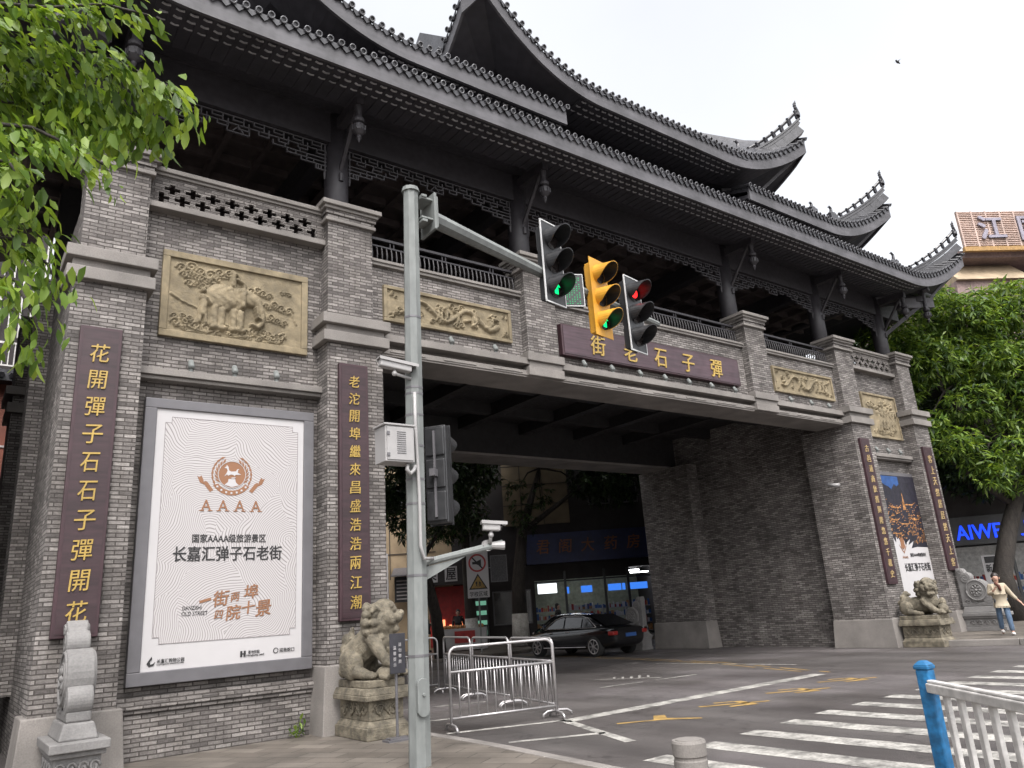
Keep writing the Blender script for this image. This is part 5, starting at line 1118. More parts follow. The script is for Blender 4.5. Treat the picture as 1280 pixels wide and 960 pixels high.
b = MB(); [PH.text(b, ch, a, -.94, 3.45, .48, .55, bold=.03, th=.01) for ch, a in zip('果屋', (-.35, .6))]; obj('sign_lettering', b, black_ink, r)
b = MB(); PH.box(b, -.6, 1.5, -.05, -.011, .1, 2.9); obj('red_shopfront', b, red_p, r)
b = MB(); PH.box(b, 1.55, 2.25, -.5, -.06, .1, 2.5); obj('drinks_fridge', b, black_p, r)
b = MB(); [PH.box(b, 1.6, 2.2, -.52, -.5, .55 + k * .45, .75 + k * .45) for k in range(4)]; PH.box(b, 1.6, 2.2, -.53, -.5, 2.32, 2.42); obj('fridge_shelf_light', b, emit('pale_green_glow', (.2, .5, .35), .22), r)
b = MB(); [PH.box(b, -.5 + k * .42, -.28 + k * .42, -.12, -.05, .5 + .3 * (k % 3), 1.0 + .35 * (k % 2)) for k in range(5)]; obj('stall_glow', b, em_warm, r)
q = empty('vertical_shop_sign', CB.P(12.3, -1, 3), 'white vertical shop sign with red characters beside the left pier', 'sign')
b = MB(); CB.box(b, 12.1, 12.6, -1.1, -1.0, 2.4, 4.6); CB.box(b, 12.3, 12.4, -1.0, 0, 4.2, 4.3); obj('board', b, white_ink, q); b = MB()
for k, ch in enumerate('烧腊卤味'): CB.text(b, ch, 12.35, -1.11, 4.3 - k * .52, .36, .42, bold=.02, th=.01)
obj('lettering', b, red_p, q)
q = empty('fruit_stall', PH.P(1.1, -3, 0), 'small street stall with a white counter in front of the red shop', 'stall')
b = MB(); PH.box(b, 0.2, 2.3, -3.6, -2.7, .06, .95); obj('counter', b, white_p, q); b = MB(); PH.box(b, 0.9, 1.8, -3.63, -3.6, .35, .85); obj('price_card', b, red_p, q); b = MB()
for k in range(16): b.ball(PH.P(0.3 + .12 * k, -3.2 + .2 * (k % 3), 1.02), .09, nu=8, nv=5)
obj('fruit', b, amber, q, smooth=True)

LB = Front((-9, 27.0), (1, .05))                               # red-brown house seen left of the gate
r = empty('red_brown_house', LB.P(5, 3, 0), 'red brown house with white balcony rails left of the gate', 'house')
b = MB(); LB.box(b, 0, 11.0, 0, 8, ZR, 9.4); obj('wall', b, plaster_r, r)
b = MB(); LB.box(b, -1, 7.6, -14.2, -.01, ZR, 11.5); obj('unseen_sky_block', b, plaster_d, r)  # unseen mass added to keep sky light off the gate's left flank
b = MB(); LB.box(b, -.3, 11.3, -.5, 0, 9.4, 9.75); 
for a in np.arange(0, 11.2, .28): b.tube([LB.P(a, -.6, 9.55), LB.P(a, .5, 10.0)], .09, 6)
obj('eave', b, tile_m, r)
b = MB(); LB.box(b, 0, 11, 1.6, 8, 9.4, 17); obj('upper_wall', b, plaster_d, r)
b = MB(); LB.box(b, 0, 11, .3, .36, 10.85, 10.92); LB.box(b, 0, 11, .3, .36, 10.1, 10.15)
for a in np.arange(.05, 11, .16): LB.box(b, a, a + .03, .31, .35, 10.1, 10.9)
for a in np.arange(.05, 11, .3): LB.box(b, a, a + .05, 1.5, 1.56, 11.5, 16)
obj('balcony_railing', b, white_rail, r)
for a in (3, 6.5, 9): LB.window(r, a, a + 1.2, 3.2, 4.8); 
b = MB(); LB.box(b, 0, 11, -.03, 0, 5.6, 5.66); LB.box(b, 0, 11, -.03, 0, 7.4, 7.46); obj('wall_band', b, white_rail, r)

RB = Front((27.6, 21.6), (.62, -.785))                         # dark shops on the right, behind the street tree
r = empty('corner_shop', RB.P(10, 4, 0), 'dark shop with glowing blue letters behind the street tree', 'shop')
b = MB(); RB.box(b, -2, 6.2, 0, 9, .0, 9.5); RB.box(b, 18, 26, 0, 9, 0, 9.5); RB.box(b, 6.2, 18, 0, 9, 3.0, 9.5); RB.box(b, 6.2, 18, 4, 9, 0, 3.0); obj('wall', b, plaster_d, r)
b = MB(); RB.box(b, 5.8, 18, -.3, -.003, 2.85, 3.95); obj('sign_board', b, black_p, r)
b = MB(); RB.text(b, 'AIWE', 9.55, -.33, 3.33, 1.62, .56, bold=.03, th=.04); RB.text(b, 'I', 10.65, -.33, 3.33, .1, .56, bold=.03, th=.04); RB.text(b, 'J', 11.2, -.33, 3.33, .35, .56, bold=.03, th=.04); obj('sign_lettering', b, em_sign, r)
b = MB(); RB.box(b, 6.25, 17.9, 3.8, 3.98, .05, 2.9); obj('shop_back_wall', b, white_rail, r)
b = MB()
for a in (7.0, 9.4, 11.8, 14.2): RB.box(b, a, a + 1.6, 1.4, 1.52, 2.92, 2.97)
obj('ceiling_lamp', b, em_white, r)
b = MB()
for a in (6.2, 8.0, 10.6, 13): RB.box(b, a, a + .1, -.02, .08, 0, 2.85)
obj('shopfront_post', b, black_p, r)
b = MB(); RB.box(b, 9.5, 10.1, -.06, -.02, 1.3, 2.4); obj('white_poster', b, white_ink, r); b = MB(); RB.text(b, '新品', 9.8, -.07, 1.9, .4, .3, bold=.04, th=.01); RB.box(b, 9.6, 10.0, -.075, -.062, 2.1, 2.35); obj('poster_print', b, black_ink, r)
for i, (a, d) in enumerate(((7.2, 1.4), (9.6, 1.3), (11.4, 1.5), (13.0, 1.4))): shelf(RB, a, d, ('clothes shelf behind the white poster in the blue lettered shop', 'shop shelf under the blue letters, left of the tree trunk', 'shop shelf just right of the street tree trunk', 'shop shelf at the right edge of the picture')[i], L=1.5, seed=20 + i)

TB = Front((61.5, 21.6), (.86, -.51))                          # tall block far behind
r = empty('tower_block', TB.P(6, 8, 0), 'tall red brown block with a rooftop lattice sign and beige slanted cladding', 'building')
b = MB(); TB.box(b, -1.0, 22, 1.2, 16, ZR, 22.2); TB.box(b, -1.0, 22, .9, 16, 22.9, 23.7); obj('wall', b, redbr, r)
b = MB(); TB.box(b, -1.2, 22, .7, 16, 22.2, 22.9); TB.box(b, -.2, 22, 1.0, 16, 25.7, 26.3); obj('cornice', b, mat('hazy_cornice', (.22, .16, .15), .8), r)  # cornice colour carries the haze too
b = MB(); b.prism([(.55, 23.7), (2.6, 25.8), (3.4, 25.8), (3.4, 23.7)], TB.P(-1.0, 0, 0), tuple(TB.w), (0, 0, 1), tuple(TB.u * 6.3)); obj('slanted_cladding', b, beige_m, r)
b = MB(); TB.box(b, 0, 14, .4, .5, 26.1, 29.4); obj('sign_backing', b, lattice_m, r)
b = MB()
for z in np.arange(26.25, 29.4, .16): TB.box(b, 0, 14, .3, .36, z, z + .07)
for a in np.arange(0, 14, 1.2): TB.box(b, a, a + .12, .28, .42, 26.1, 29.4)
obj('sign_slat', b, mat('hazy_pink_slat', (.48, .36, .31), .8), r)  # slats paled for haze in their colour
b = MB(); TB.box(b, -.05, 14, .25, .55, 25.95, 26.3); obj('sign_rail', b, mat('ochre_rail', (.34, .20, .07), .7), r)
b = MB(); TB.text(b, '江', 2.6, .2, 27.9, 2.1, 1.95, bold=.05, th=.12); TB.text(b, '国', 6.0, .2, 27.8, 2.1, 2.0, bold=.05, th=.12); obj('sign_lettering', b, mat('grey_violet_letter', (.27, .25, .30), .7), r)  # letter colour lightened to stand in for haze
for z in (14, 17, 20):
    for a in (1, 4, 7, 10): TB.window(r, a, a + 1.6, z, z + 1.5) if False else None

q = empty('menu_board', CB.P(13.0, -.6, 3), 'dark menu board with pale lines under a small awning beside the left pier', 'sign')
b = MB(); CB.box(b, 12.8, 13.9, -.5, -.4, 2.3, 3.5); CB.box(b, 12.85, 12.95, -.4, 0.02, 2.8, 2.9); obj('board', b, black_p, q); b = MB(); [CB.box(b, 12.9, 13.8, -.52, -.5, 2.42 + k * .17, 2.48 + k * .17) for k in range(6)]; obj('print_line', b, grey_ink, q)
b = MB(); b.prism([(-.9, 3.5), (-.9, 3.56), (.0, 3.95), (.0, 3.88)], CB.P(12.7, 0, 0), tuple(CB.w), (0, 0, 1), tuple(CB.u * 1.3)); obj('awning', b, frame_g, q)
# school-zone sign seen through the archway
SF = Front((17.32, 26.85), (.80, -.60)); r = empty('road_sign', SF.P(.4, 0, ZR), 'white road sign with a no horn circle above a yellow warning triangle', 'road sign')
b = MB(); b.tube([SF.P(.44, .05, .05), SF.P(.44, .05, 3.6)], .035, 8); obj('post', b, steel, r)
b = MB(); SF.box(b, 0, .88, -.02, .02, 2.15, 3.98); obj('plate', b, white_ink, r)
def sdisc(b, a, z, R_, n=28, d=-.024): b.prism([(R_ * math.cos(2 * math.pi * k / n), R_ * math.sin(2 * math.pi * k / n)) for k in range(n)], SF.P(a, d, z), tuple(SF.u), (0, 0, 1), tuple(SF.w * .003))
b = MB(); sdisc(b, .44, 3.52, .36); obj('red_ring', b, mat('sign_red', (.35, .03, .03), .5), r); b = MB(); sdisc(b, .44, 3.52, .29, d=-.028); obj('ring_field', b, white_ink, r)
b = MB(); b.prism([(-.2, -.05), (-.2, .05), (-.05, .05), (.16, .14), (.16, -.14), (-.05, -.05)], SF.P(.44, -.032, 3.52), tuple(SF.u), (0, 0, 1), tuple(SF.w * .003)); b.prism([(-.22, .2), (-.18, .24), (.22, -.2), (.18, -.24)], SF.P(.44, -.036, 3.52), tuple(SF.u), (0, 0, 1), tuple(SF.w * .003))
b.prism([(-.38, 0), (.38, 0), (0, .62)], SF.P(.44, -.024, 2.48), tuple(SF.u), (0, 0, 1), tuple(SF.w * .003)); SF.text(b, '学校区域', .44, -.028, 2.3, .72, .2, bold=.02, th=.006); obj('black_symbol', b, black_ink, r)
b = MB(); b.prism([(-.3, .045), (.3, .045), (0, .53)], SF.P(.44, -.028, 2.48), tuple(SF.u), (0, 0, 1), tuple(SF.w * .003)); obj('yellow_field', b, road_yellow, r)
b = MB()
for a in (-.07, .07): b.prism([(a - .05, .08), (a - .01, .18), (a - .04, .26), (a, .32), (a + .04, .26), (a + .02, .18), (a + .06, .08), (a, .15)], SF.P(.44, -.032, 2.48), tuple(SF.u), (0, 0, 1), tuple(SF.w * .003))
obj('walking_symbol', b, black_ink, r)
r = empty('grey_notice_plate', SF.P(1.3, 0, 2.9), 'small dark grey plate hanging just right of the school road sign', 'notice')
b = MB(); SF.box(b, 1.0, 1.62, .0, .03, 2.75, 3.75); obj('plate', b, mat('grey_plate', (.07, .068, .072), .6, var=.5, scale=25), r); b = MB(); SF.box(b, .97, 1.65, -.01, .0, 2.72, 2.75); SF.box(b, .97, 1.65, -.01, 0, 3.75, 3.78); SF.box(b, .97, 1.0, -.01, 0, 2.75, 3.75); SF.box(b, 1.62, 1.65, -.01, 0, 2.75, 3.75); obj('rim', b, frame_g, r)
b = MB(); b.tube([SF.P(.44, .05, 3.3), SF.P(1.3, .05, 3.3)], .02, 6); obj('bracket', b, steel, r)

# ---------------------------------------------------------------- trees
def leaf_mesh(name, pts, dirs, L, W, m, parent, six=True):
    """one folded leaf per row: base point, growing direction, length, width"""
    n = len(pts); d = dirs / np.linalg.norm(dirs, axis=1, keepdims=True)
    a = rng.normal(size=(n, 3)) * .45 + [0, 0, 1.0]; s_ = np.cross(d, a); s_ /= np.linalg.norm(s_, axis=1, keepdims=True); nn = np.cross(s_, d)
    L = L[:, None]; W = W[:, None]
    if six:
        V = np.stack([pts, pts + d * L * .35 + s_ * W * .5 + nn * L * .05, pts + d * L * .35 - s_ * W * .5 + nn * L * .05, pts + d * L * .72 + s_ * W * .38 - nn * L * .03, pts + d * L * .72 - s_ * W * .38 - nn * L * .03, pts + d * L - nn * L * .14, pts + d * L * .36 - nn * L * .0, pts + d * L * .73 - nn * L * .07], 1)
        F = [(0, 6, 1), (0, 2, 6), (1, 6, 7, 3), (6, 2, 4, 7), (3, 7, 5), (7, 4, 5)]; k = 8
    else:
        V = np.stack([pts, pts + d * L * .5 + s_ * W * .5 + nn * L * .04, pts + d * L - nn * L * .08, pts + d * L * .5 - s_ * W * .5 + nn * L * .04], 1); F = [(0, 3, 2, 1)]; k = 4
    V = V.reshape(-1, 3); me = bpy.data.meshes.new(name); faces = []
    for f in F: faces.append(np.arange(n)[:, None] * k + np.array(f)[None, :])
    fl = [tuple(q) for f in faces for q in f.tolist()]
    me.from_pydata(V.tolist(), [], fl); me.update()
    return link(name, me, m, parent, smooth=True)
def rosettes(centres, n_per, radii, L0, W0, k=7):
    P, D = [], []
    for c, r_, n in zip(centres, radii, n_per):
        u = rng.normal(size=(n, 3)); u /= np.linalg.norm(u, axis=1, keepdims=True); rad = rng.random((n, 1)) ** .38
        p = np.array(c) + u * rad * np.array(r_); ax = u * .8 + [0, 0, .35] + rng.normal(size=(n, 3)) * .35
        for i in range(n):
            a = ax[i] / np.linalg.norm(ax[i]); e = np.cross(a, [.3, .2, 1.0]); e /= np.linalg.norm(e); g = np.cross(a, e); t0 = rng.random() * 6.28
            for j in range(k):
                t = t0 + 6.283 * j / k; P.append(p[i] + rng.normal(size=3) * .02); D.append(a * .35 + (e * math.cos(t) + g * math.sin(t)) * .8 + np.array([0, 0, -.42]))
    P, D = np.array(P), np.array(D); n = len(P); return P, D, L0 * rng.uniform(.6, 1.25, n), W0 * rng.uniform(.7, 1.2, n)
def tree(name, label, trunk, rad, limbs, clumps, dens, L0, W0, m, white=0, group=None, k=7):
    r = empty(name, trunk[0], label, 'tree', group)
    b = MB(); b.tube(trunk, rad, 10); t = obj('trunk', b, bark, r, smooth=True)
    if white: b = MB(); q = Vector(trunk[0]); e = (Vector(trunk[1]) - q); b.tube([q, q + e * (white / e.length)], [rad[0] * 1.12, rad[0] * .98], 10); obj('whitewash_band', b, limew, t, smooth=True)
    b = MB()
    for pl, r0 in limbs: b.tube(pl, [r0 * (1 - .75 * i / (len(pl) - 1)) for i in range(len(pl))], 7)
    for c, rr in clumps:                                       # twigs reach into every clump
        n0 = min(trunk[1:], key=lambda q: (Vector(q) - Vector(c)).length); mid = (Vector(n0) + Vector(c)) / 2 + Vector((0, 0, .3)); b.tube([n0, mid, c], [.06, .04, .015], 5)
    obj('limbs', b, bark, r, smooth=True)
    P, D, L, W = rosettes([c for c, q in clumps], [max(8, int(dens * q[0] * q[1] * q[2])) for c, q in clumps], [q for c, q in clumps], L0, W0, k)
    leaf_mesh('crown', P, D, L, W, m, r, six=False); return r
RT = 'street trees by the right pavement'
cl = [((28.6, 13.6, 10.6), (1.5, 1.3, 1.0)), ((30.2, 12.6, 11.7), (1.6, 1.4, 1.0)), ((31.6, 11.5, 11.2), (1.8, 1.5, 1.2)), ((33.2, 10.6, 11.9), (1.6, 1.5, 1.0)), ((29.6, 12.6, 9.6), (1.8, 1.3, 1.0)), ((31.8, 11.2, 9.3), (1.7, 1.4, 1.0)), ((33.6, 9.6, 9.8), (1.7, 1.5, 1.2)), ((28.4, 13.8, 8.6), (1.4, 1.2, .9)), ((30.4, 11.9, 7.9), (1.4, 1.1, .7)), ((32.8, 10.4, 7.7), (1.5, 1.2, .7)), ((29.0, 12.2, 6.3), (1.3, .9, .6)), ((31.0, 11.0, 5.9), (1.2, .9, .55)), ((29.7, 11.4, 5.0), (1.0, .7, .5)), ((33.4, 9.4, 6.1), (1.3, 1.0, .7)), ((30.9, 12.9, 12.6), (.9, .8, .6)), ((32.0, 12.6, 10.4), (2.2, 1.6, 1.4)), ((35, 9.5, 8.0), (1.8, 1.6, 1.4)), ((27.9, 14.2, 7.3), (1.1, 1.0, .9)), ((31.6, 10.9, 4.75), (1.3, .9, .55)), ((30.2, 11.9, 5.5), (1.1, .8, .5)), ((32.9, 10.0, 4.9), (1.1, .8, .5)), ((31.9, 11.4, 6.9), (1.4, .9, .6)), ((28.7, 12.9, 7.1), (1.0, .8, .6))]
tree('street_tree', 'big bright green street tree in front of the blue lettered shop', [(30.6, 12.2, .05), (30.5, 12.3, 1.6), (30.95, 11.98, 3.0), (31.6, 11.6, 4.4), (31.6, 11.8, 6.5), (31.0, 12.2, 9.0)], [.42, .33, .29, .25, .2, .1], [([(31.4, 11.7, 4.0), (29.8, 12.7, 5.6), (28.9, 13.4, 8.0)], .14), ([(31.6, 11.6, 4.4), (32.6, 10.9, 6.4), (33.4, 10.2, 9.4)], .18), ([(31.2, 12, 6.5), (29.9, 12.6, 8.5), (29.9, 12.7, 11)], .12)], cl, 125, .34, .085, leaf_tree, group=RT)
cl = [((34.5, 15.0, 10.5), (2.4, 2.0, 2.0)), ((31.5, 16.5, 9.0), (2.2, 1.8, 2.0)), ((29.5, 17.0, 7.0), (1.8, 1.6, 1.8)), ((36.5, 12.0, 10.0), (2.4, 2.2, 2.0)), ((28.6, 17.5, 9.6), (1.5, 1.5, 1.5)), ((30, 16, 11.4), (1.5, 1.4, 1.0)), ((33, 14.5, 6.6), (1.6, 1.2, 1.0)), ((28.2, 18.8, 11.2), (1.3, 1.4, 1.2)), ((27.2, 20, 9.5), (1.0, 1.6, 1.6)), ((30.6, 15.0, 6.0), (1.7, 1.2, 1.1)), ((32.6, 13.4, 5.4), (1.7, 1.1, .9)), ((29.2, 16.0, 5.2), (1.3, 1.1, .9)), ((34.6, 12.2, 5.6), (1.7, 1.3, 1.0)), ((31.4, 14.4, 7.8), (1.8, 1.3, 1.0))]
tree('street_tree', 'darker green tree filling the gap between gate tower and corner shop', [(29.6, 17.2, .05), (29.8, 17.0, 3.0), (30.2, 16.6, 6), (31.5, 16, 9)], [.3, .24, .2, .08], [([(29.8, 17, 3), (32, 15.5, 6), (34, 14.8, 9)], .16)], cl, 75, .36, .10, leaf_dark, group=RT)
BT = 'street trees beyond the archway'
cl = [((11.6, 23.6, 6.0), (1.5, 1.3, 1.0)), ((13.3, 22.8, 6.5), (1.4, 1.3, .9)), ((12.4, 23.2, 4.9), (1.5, 1.2, .8)), ((14.6, 23.4, 5.9), (1.3, 1.2, .9)), ((15.6, 23.6, 6.8), (1.4, 1.2, 1.0)), ((10.4, 24.2, 5.4), (1.2, 1.2, .9)), ((14.2, 23.2, 4.7), (.9, .8, .6)), ((12.8, 24, 8.2), (2.4, 2, 1.4)), ((16.0, 24.4, 8.6), (2, 2, 1.2))]
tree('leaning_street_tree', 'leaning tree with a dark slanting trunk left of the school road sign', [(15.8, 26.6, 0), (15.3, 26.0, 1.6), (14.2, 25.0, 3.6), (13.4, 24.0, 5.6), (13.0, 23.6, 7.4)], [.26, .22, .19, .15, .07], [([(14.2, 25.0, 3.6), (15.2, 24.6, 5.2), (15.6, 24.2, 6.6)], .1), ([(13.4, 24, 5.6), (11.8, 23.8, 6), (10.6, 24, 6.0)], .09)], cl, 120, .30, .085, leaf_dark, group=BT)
cl = [((18.6, 29.4, 5.8), (1.8, 1.5, 1.1)), ((17.4, 29.8, 7.4), (2.2, 1.8, 1.4)), ((19.0, 29.6, 8.6), (1.9, 1.8, 1.6)), ((18.8, 30, 9.9), (2.6, 2.2, 1.4)), ((17.2, 29.2, 5.2), (1.3, 1.1, .8)), ((17, 25.2, 11.2), (4, 3, 1.3)), ((13, 26.5, 11), (3, 3, 1.3)), ((18.3, 29.0, 6.6), (1.2, 1.0, .8))]  # two broad high clumps, out of view, added to block the sky
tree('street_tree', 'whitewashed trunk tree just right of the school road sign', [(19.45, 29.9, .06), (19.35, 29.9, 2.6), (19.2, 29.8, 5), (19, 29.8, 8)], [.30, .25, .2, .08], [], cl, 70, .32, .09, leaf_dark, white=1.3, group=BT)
cl = [((22.0, 28.9, 10.4), (2.2, 1.8, 1.2)), ((21.6, 28.5, 5.6), (.75, .6, .9)), ((22.0, 24.6, 11.8), (4, 3, 1.3)), ((26.5, 22.6, 11.4), (3, 3, 1.3)), ((21.3, 28.4, 6.9), (.6, .6, .6)), ((24.6, 27.4, 7.0), (.9, .7, .6)), ((24.8, 27.0, 9.2), (2.4, 2.0, 1.4)), ((25.4, 26.4, 7.4), (2.2, 1.8, 1.4)), ((22.8, 28.0, 10.0), (3.0, 2.4, 1.5)), ((26.8, 25.4, 9.2), (2.4, 2, 1.6)), ((22.6, 28.3, 6.6), (.6, .5, .8))]  # two wide flat clumps up high are unseen, added to shade the street
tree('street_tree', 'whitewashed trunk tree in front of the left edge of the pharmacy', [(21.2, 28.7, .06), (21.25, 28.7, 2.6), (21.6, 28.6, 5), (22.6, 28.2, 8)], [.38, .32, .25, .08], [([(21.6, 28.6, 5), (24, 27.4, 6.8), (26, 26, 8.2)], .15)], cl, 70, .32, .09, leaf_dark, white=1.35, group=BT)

# overhanging branches at the top left
TW = [[(-0.35, 5.36, 5.48), (0.17, 5.02, 5.34), (0.52, 4.79, 5.23), (0.77, 4.66, 5.09), (0.92, 4.58, 4.98), (0.97, 4.58, 4.9)], [(-0.34, 5.76, 5.44), (0.22, 5.39, 5.29), (0.5, 5.22, 5.19), (0.72, 5.11, 5.04)], [(-0.36, 5.09, 5.52), (0.14, 4.75, 5.43), (0.42, 4.54, 5.43), (0.65, 4.39, 5.34)], [(-0.26, 5.18, 4.73), (0.14, 4.91, 4.65), (0.37, 4.78, 4.51), (0.52, 4.71, 4.4)], [(-0.31, 5.69, 5.22), (0.09, 5.42, 5.13), (0.25, 5.38, 4.91)], [(-0.22, 4.92, 4.31), (0.04, 4.73, 4.28), (0.17, 4.69, 4.1), (0.11, 4.77, 4.04)], [(-0.18, 5.14, 3.96), (0.13, 4.93, 3.89), (0.3, 4.86, 3.74), (0.4, 4.85, 3.55)], [(-0.15, 4.96, 3.68), (0.15, 4.77, 3.57), (0.27, 4.77, 3.35), (0.27, 4.82, 3.2)], [(-0.4, 5.25, 5.88), (0.12, 4.89, 5.79), (0.47, 4.66, 5.71)], [(-0.22, 5.42, 4.36), (0.06, 5.2, 4.38), (0.16, 5.1, 4.45)], [(0.09, 5.18, 5.42), (0.34, 5.1, 5.14), (0.54, 5.03, 4.92), (0.68, 4.98, 4.76)], [(0.26, 4.96, 5.33), (0.48, 4.82, 5.26), (0.59, 4.81, 5.05), (0.65, 4.84, 4.85)], [(0.56, 4.67, 5.13), (0.73, 4.62, 4.92), (0.73, 4.67, 4.78)], [(0.75, 4.56, 5.04), (0.89, 4.54, 4.81), (0.92, 4.56, 4.71)]]
r = empty('overhanging_tree', (-2.3, 6.0, 0), 'bright green leafy branches hanging in from the upper left', 'tree')
b = MB(); b.tube([(-2.3, 6.0, 0), (-2.2, 6.0, 2.2), (-2.0, 5.9, 4.2), (-1.6, 5.7, 6.0)], [.2, .16, .12, .06], 10); obj('trunk', b, bark, r, smooth=True)
b = MB()
for i, t in enumerate(TW):
    n0 = (-2.1 + .05 * i, 5.95, min(5.6, t[0][2] - .4)) if i < 10 else t[0]
    b.tube([n0] + t, [.028] + [.014 - .010 * k / len(t) for k in range(len(t))], 6)
obj('branches', b, bark, r, smooth=True)
P, D = [], []
TW2 = TW + [[(x + j[0], y + j[1], z + j[2] - .0 * k) for k, (x, y, z) in enumerate(t)] for t in TW for j in (rng.normal(size=3) * [.09, .16, .09] + [-.10, .12, -.03], rng.normal(size=3) * [.10, .2, .10] + [-.22, .25, .0])]
for i, t in enumerate(TW2):
    t = [Vector(q) for q in t]
    for p, q in zip(t, t[1:]):
        n_ = int((q - p).length / .008)
        for k in range(n_):
            c = p.lerp(q, (k + rng.random()) / n_); off = rng.normal(size=3) * [.07, .07, .05] + [0, 0, -.03]
            P.append(np.array(c) + off); g = np.array(q - p) / (q - p).length; D.append(g * .7 + rng.normal(size=3) * [.55, .55, .3] + [0, 0, -.75])
P, D = np.array(P), np.array(D); n_ = len(P); L = .102 * rng.uniform(.5, 1.4, n_); leaf_mesh('leaves', P, D, L, L * rng.uniform(.34, .46, n_), leaf_near, r)
r = empty('wall_weed', (4.55, 11.9, 0), 'small green weed growing at the foot of the brick wall', 'plant')
pts = [(4.55, 11.9, 0), (4.5, 11.88, .16)], [(4.57, 11.9, 0), (4.66, 11.86, .2)], [(4.54, 11.9, 0), (4.56, 11.8, .24)], [(4.55, 11.9, 0), (4.42, 11.85, .1)]
b = MB(); [b.tube(q, .006, 5) for q in pts]; obj('stem', b, leaf_near, r)
P = np.array([np.array(q[0]) * (1 - t) + np.array(q[1]) * t for q in pts for t in np.linspace(.3, 1, 7)]); n_ = len(P); leaf_mesh('leaves', P, rng.normal(size=(n_, 3)) + [0, -.3, .4], .09 * rng.uniform(.7, 1.3, n_), .045 * rng.uniform(.7, 1.2, n_), leaf_tree, r)
r = empty('bird', (37.6, 14.2, 27.8), 'small dark bird flying alone in the white sky', 'bird')
b = MB(); b.ball((37.6, 14.2, 27.8), (.14, .07, .06), nu=8, nv=6); b.ball((37.46, 14.2, 27.83), .05, nu=8, nv=6); b.add([(37.7, 14.17, 27.8), (37.7, 14.23, 27.8), (37.82, 14.24, 27.79), (37.82, 14.16, 27.79)], [(0, 1, 2, 3)])
for e in (-1, 1): b.add([(37.53, 14.2, 27.82), (37.66, 14.2, 27.82), (37.66, 14.2 + e * .14, 27.92), (37.6, 14.2 + e * .24, 27.86)], [(0, 1, 2, 3)])
obj('body', fb if False else b, black_p, r)

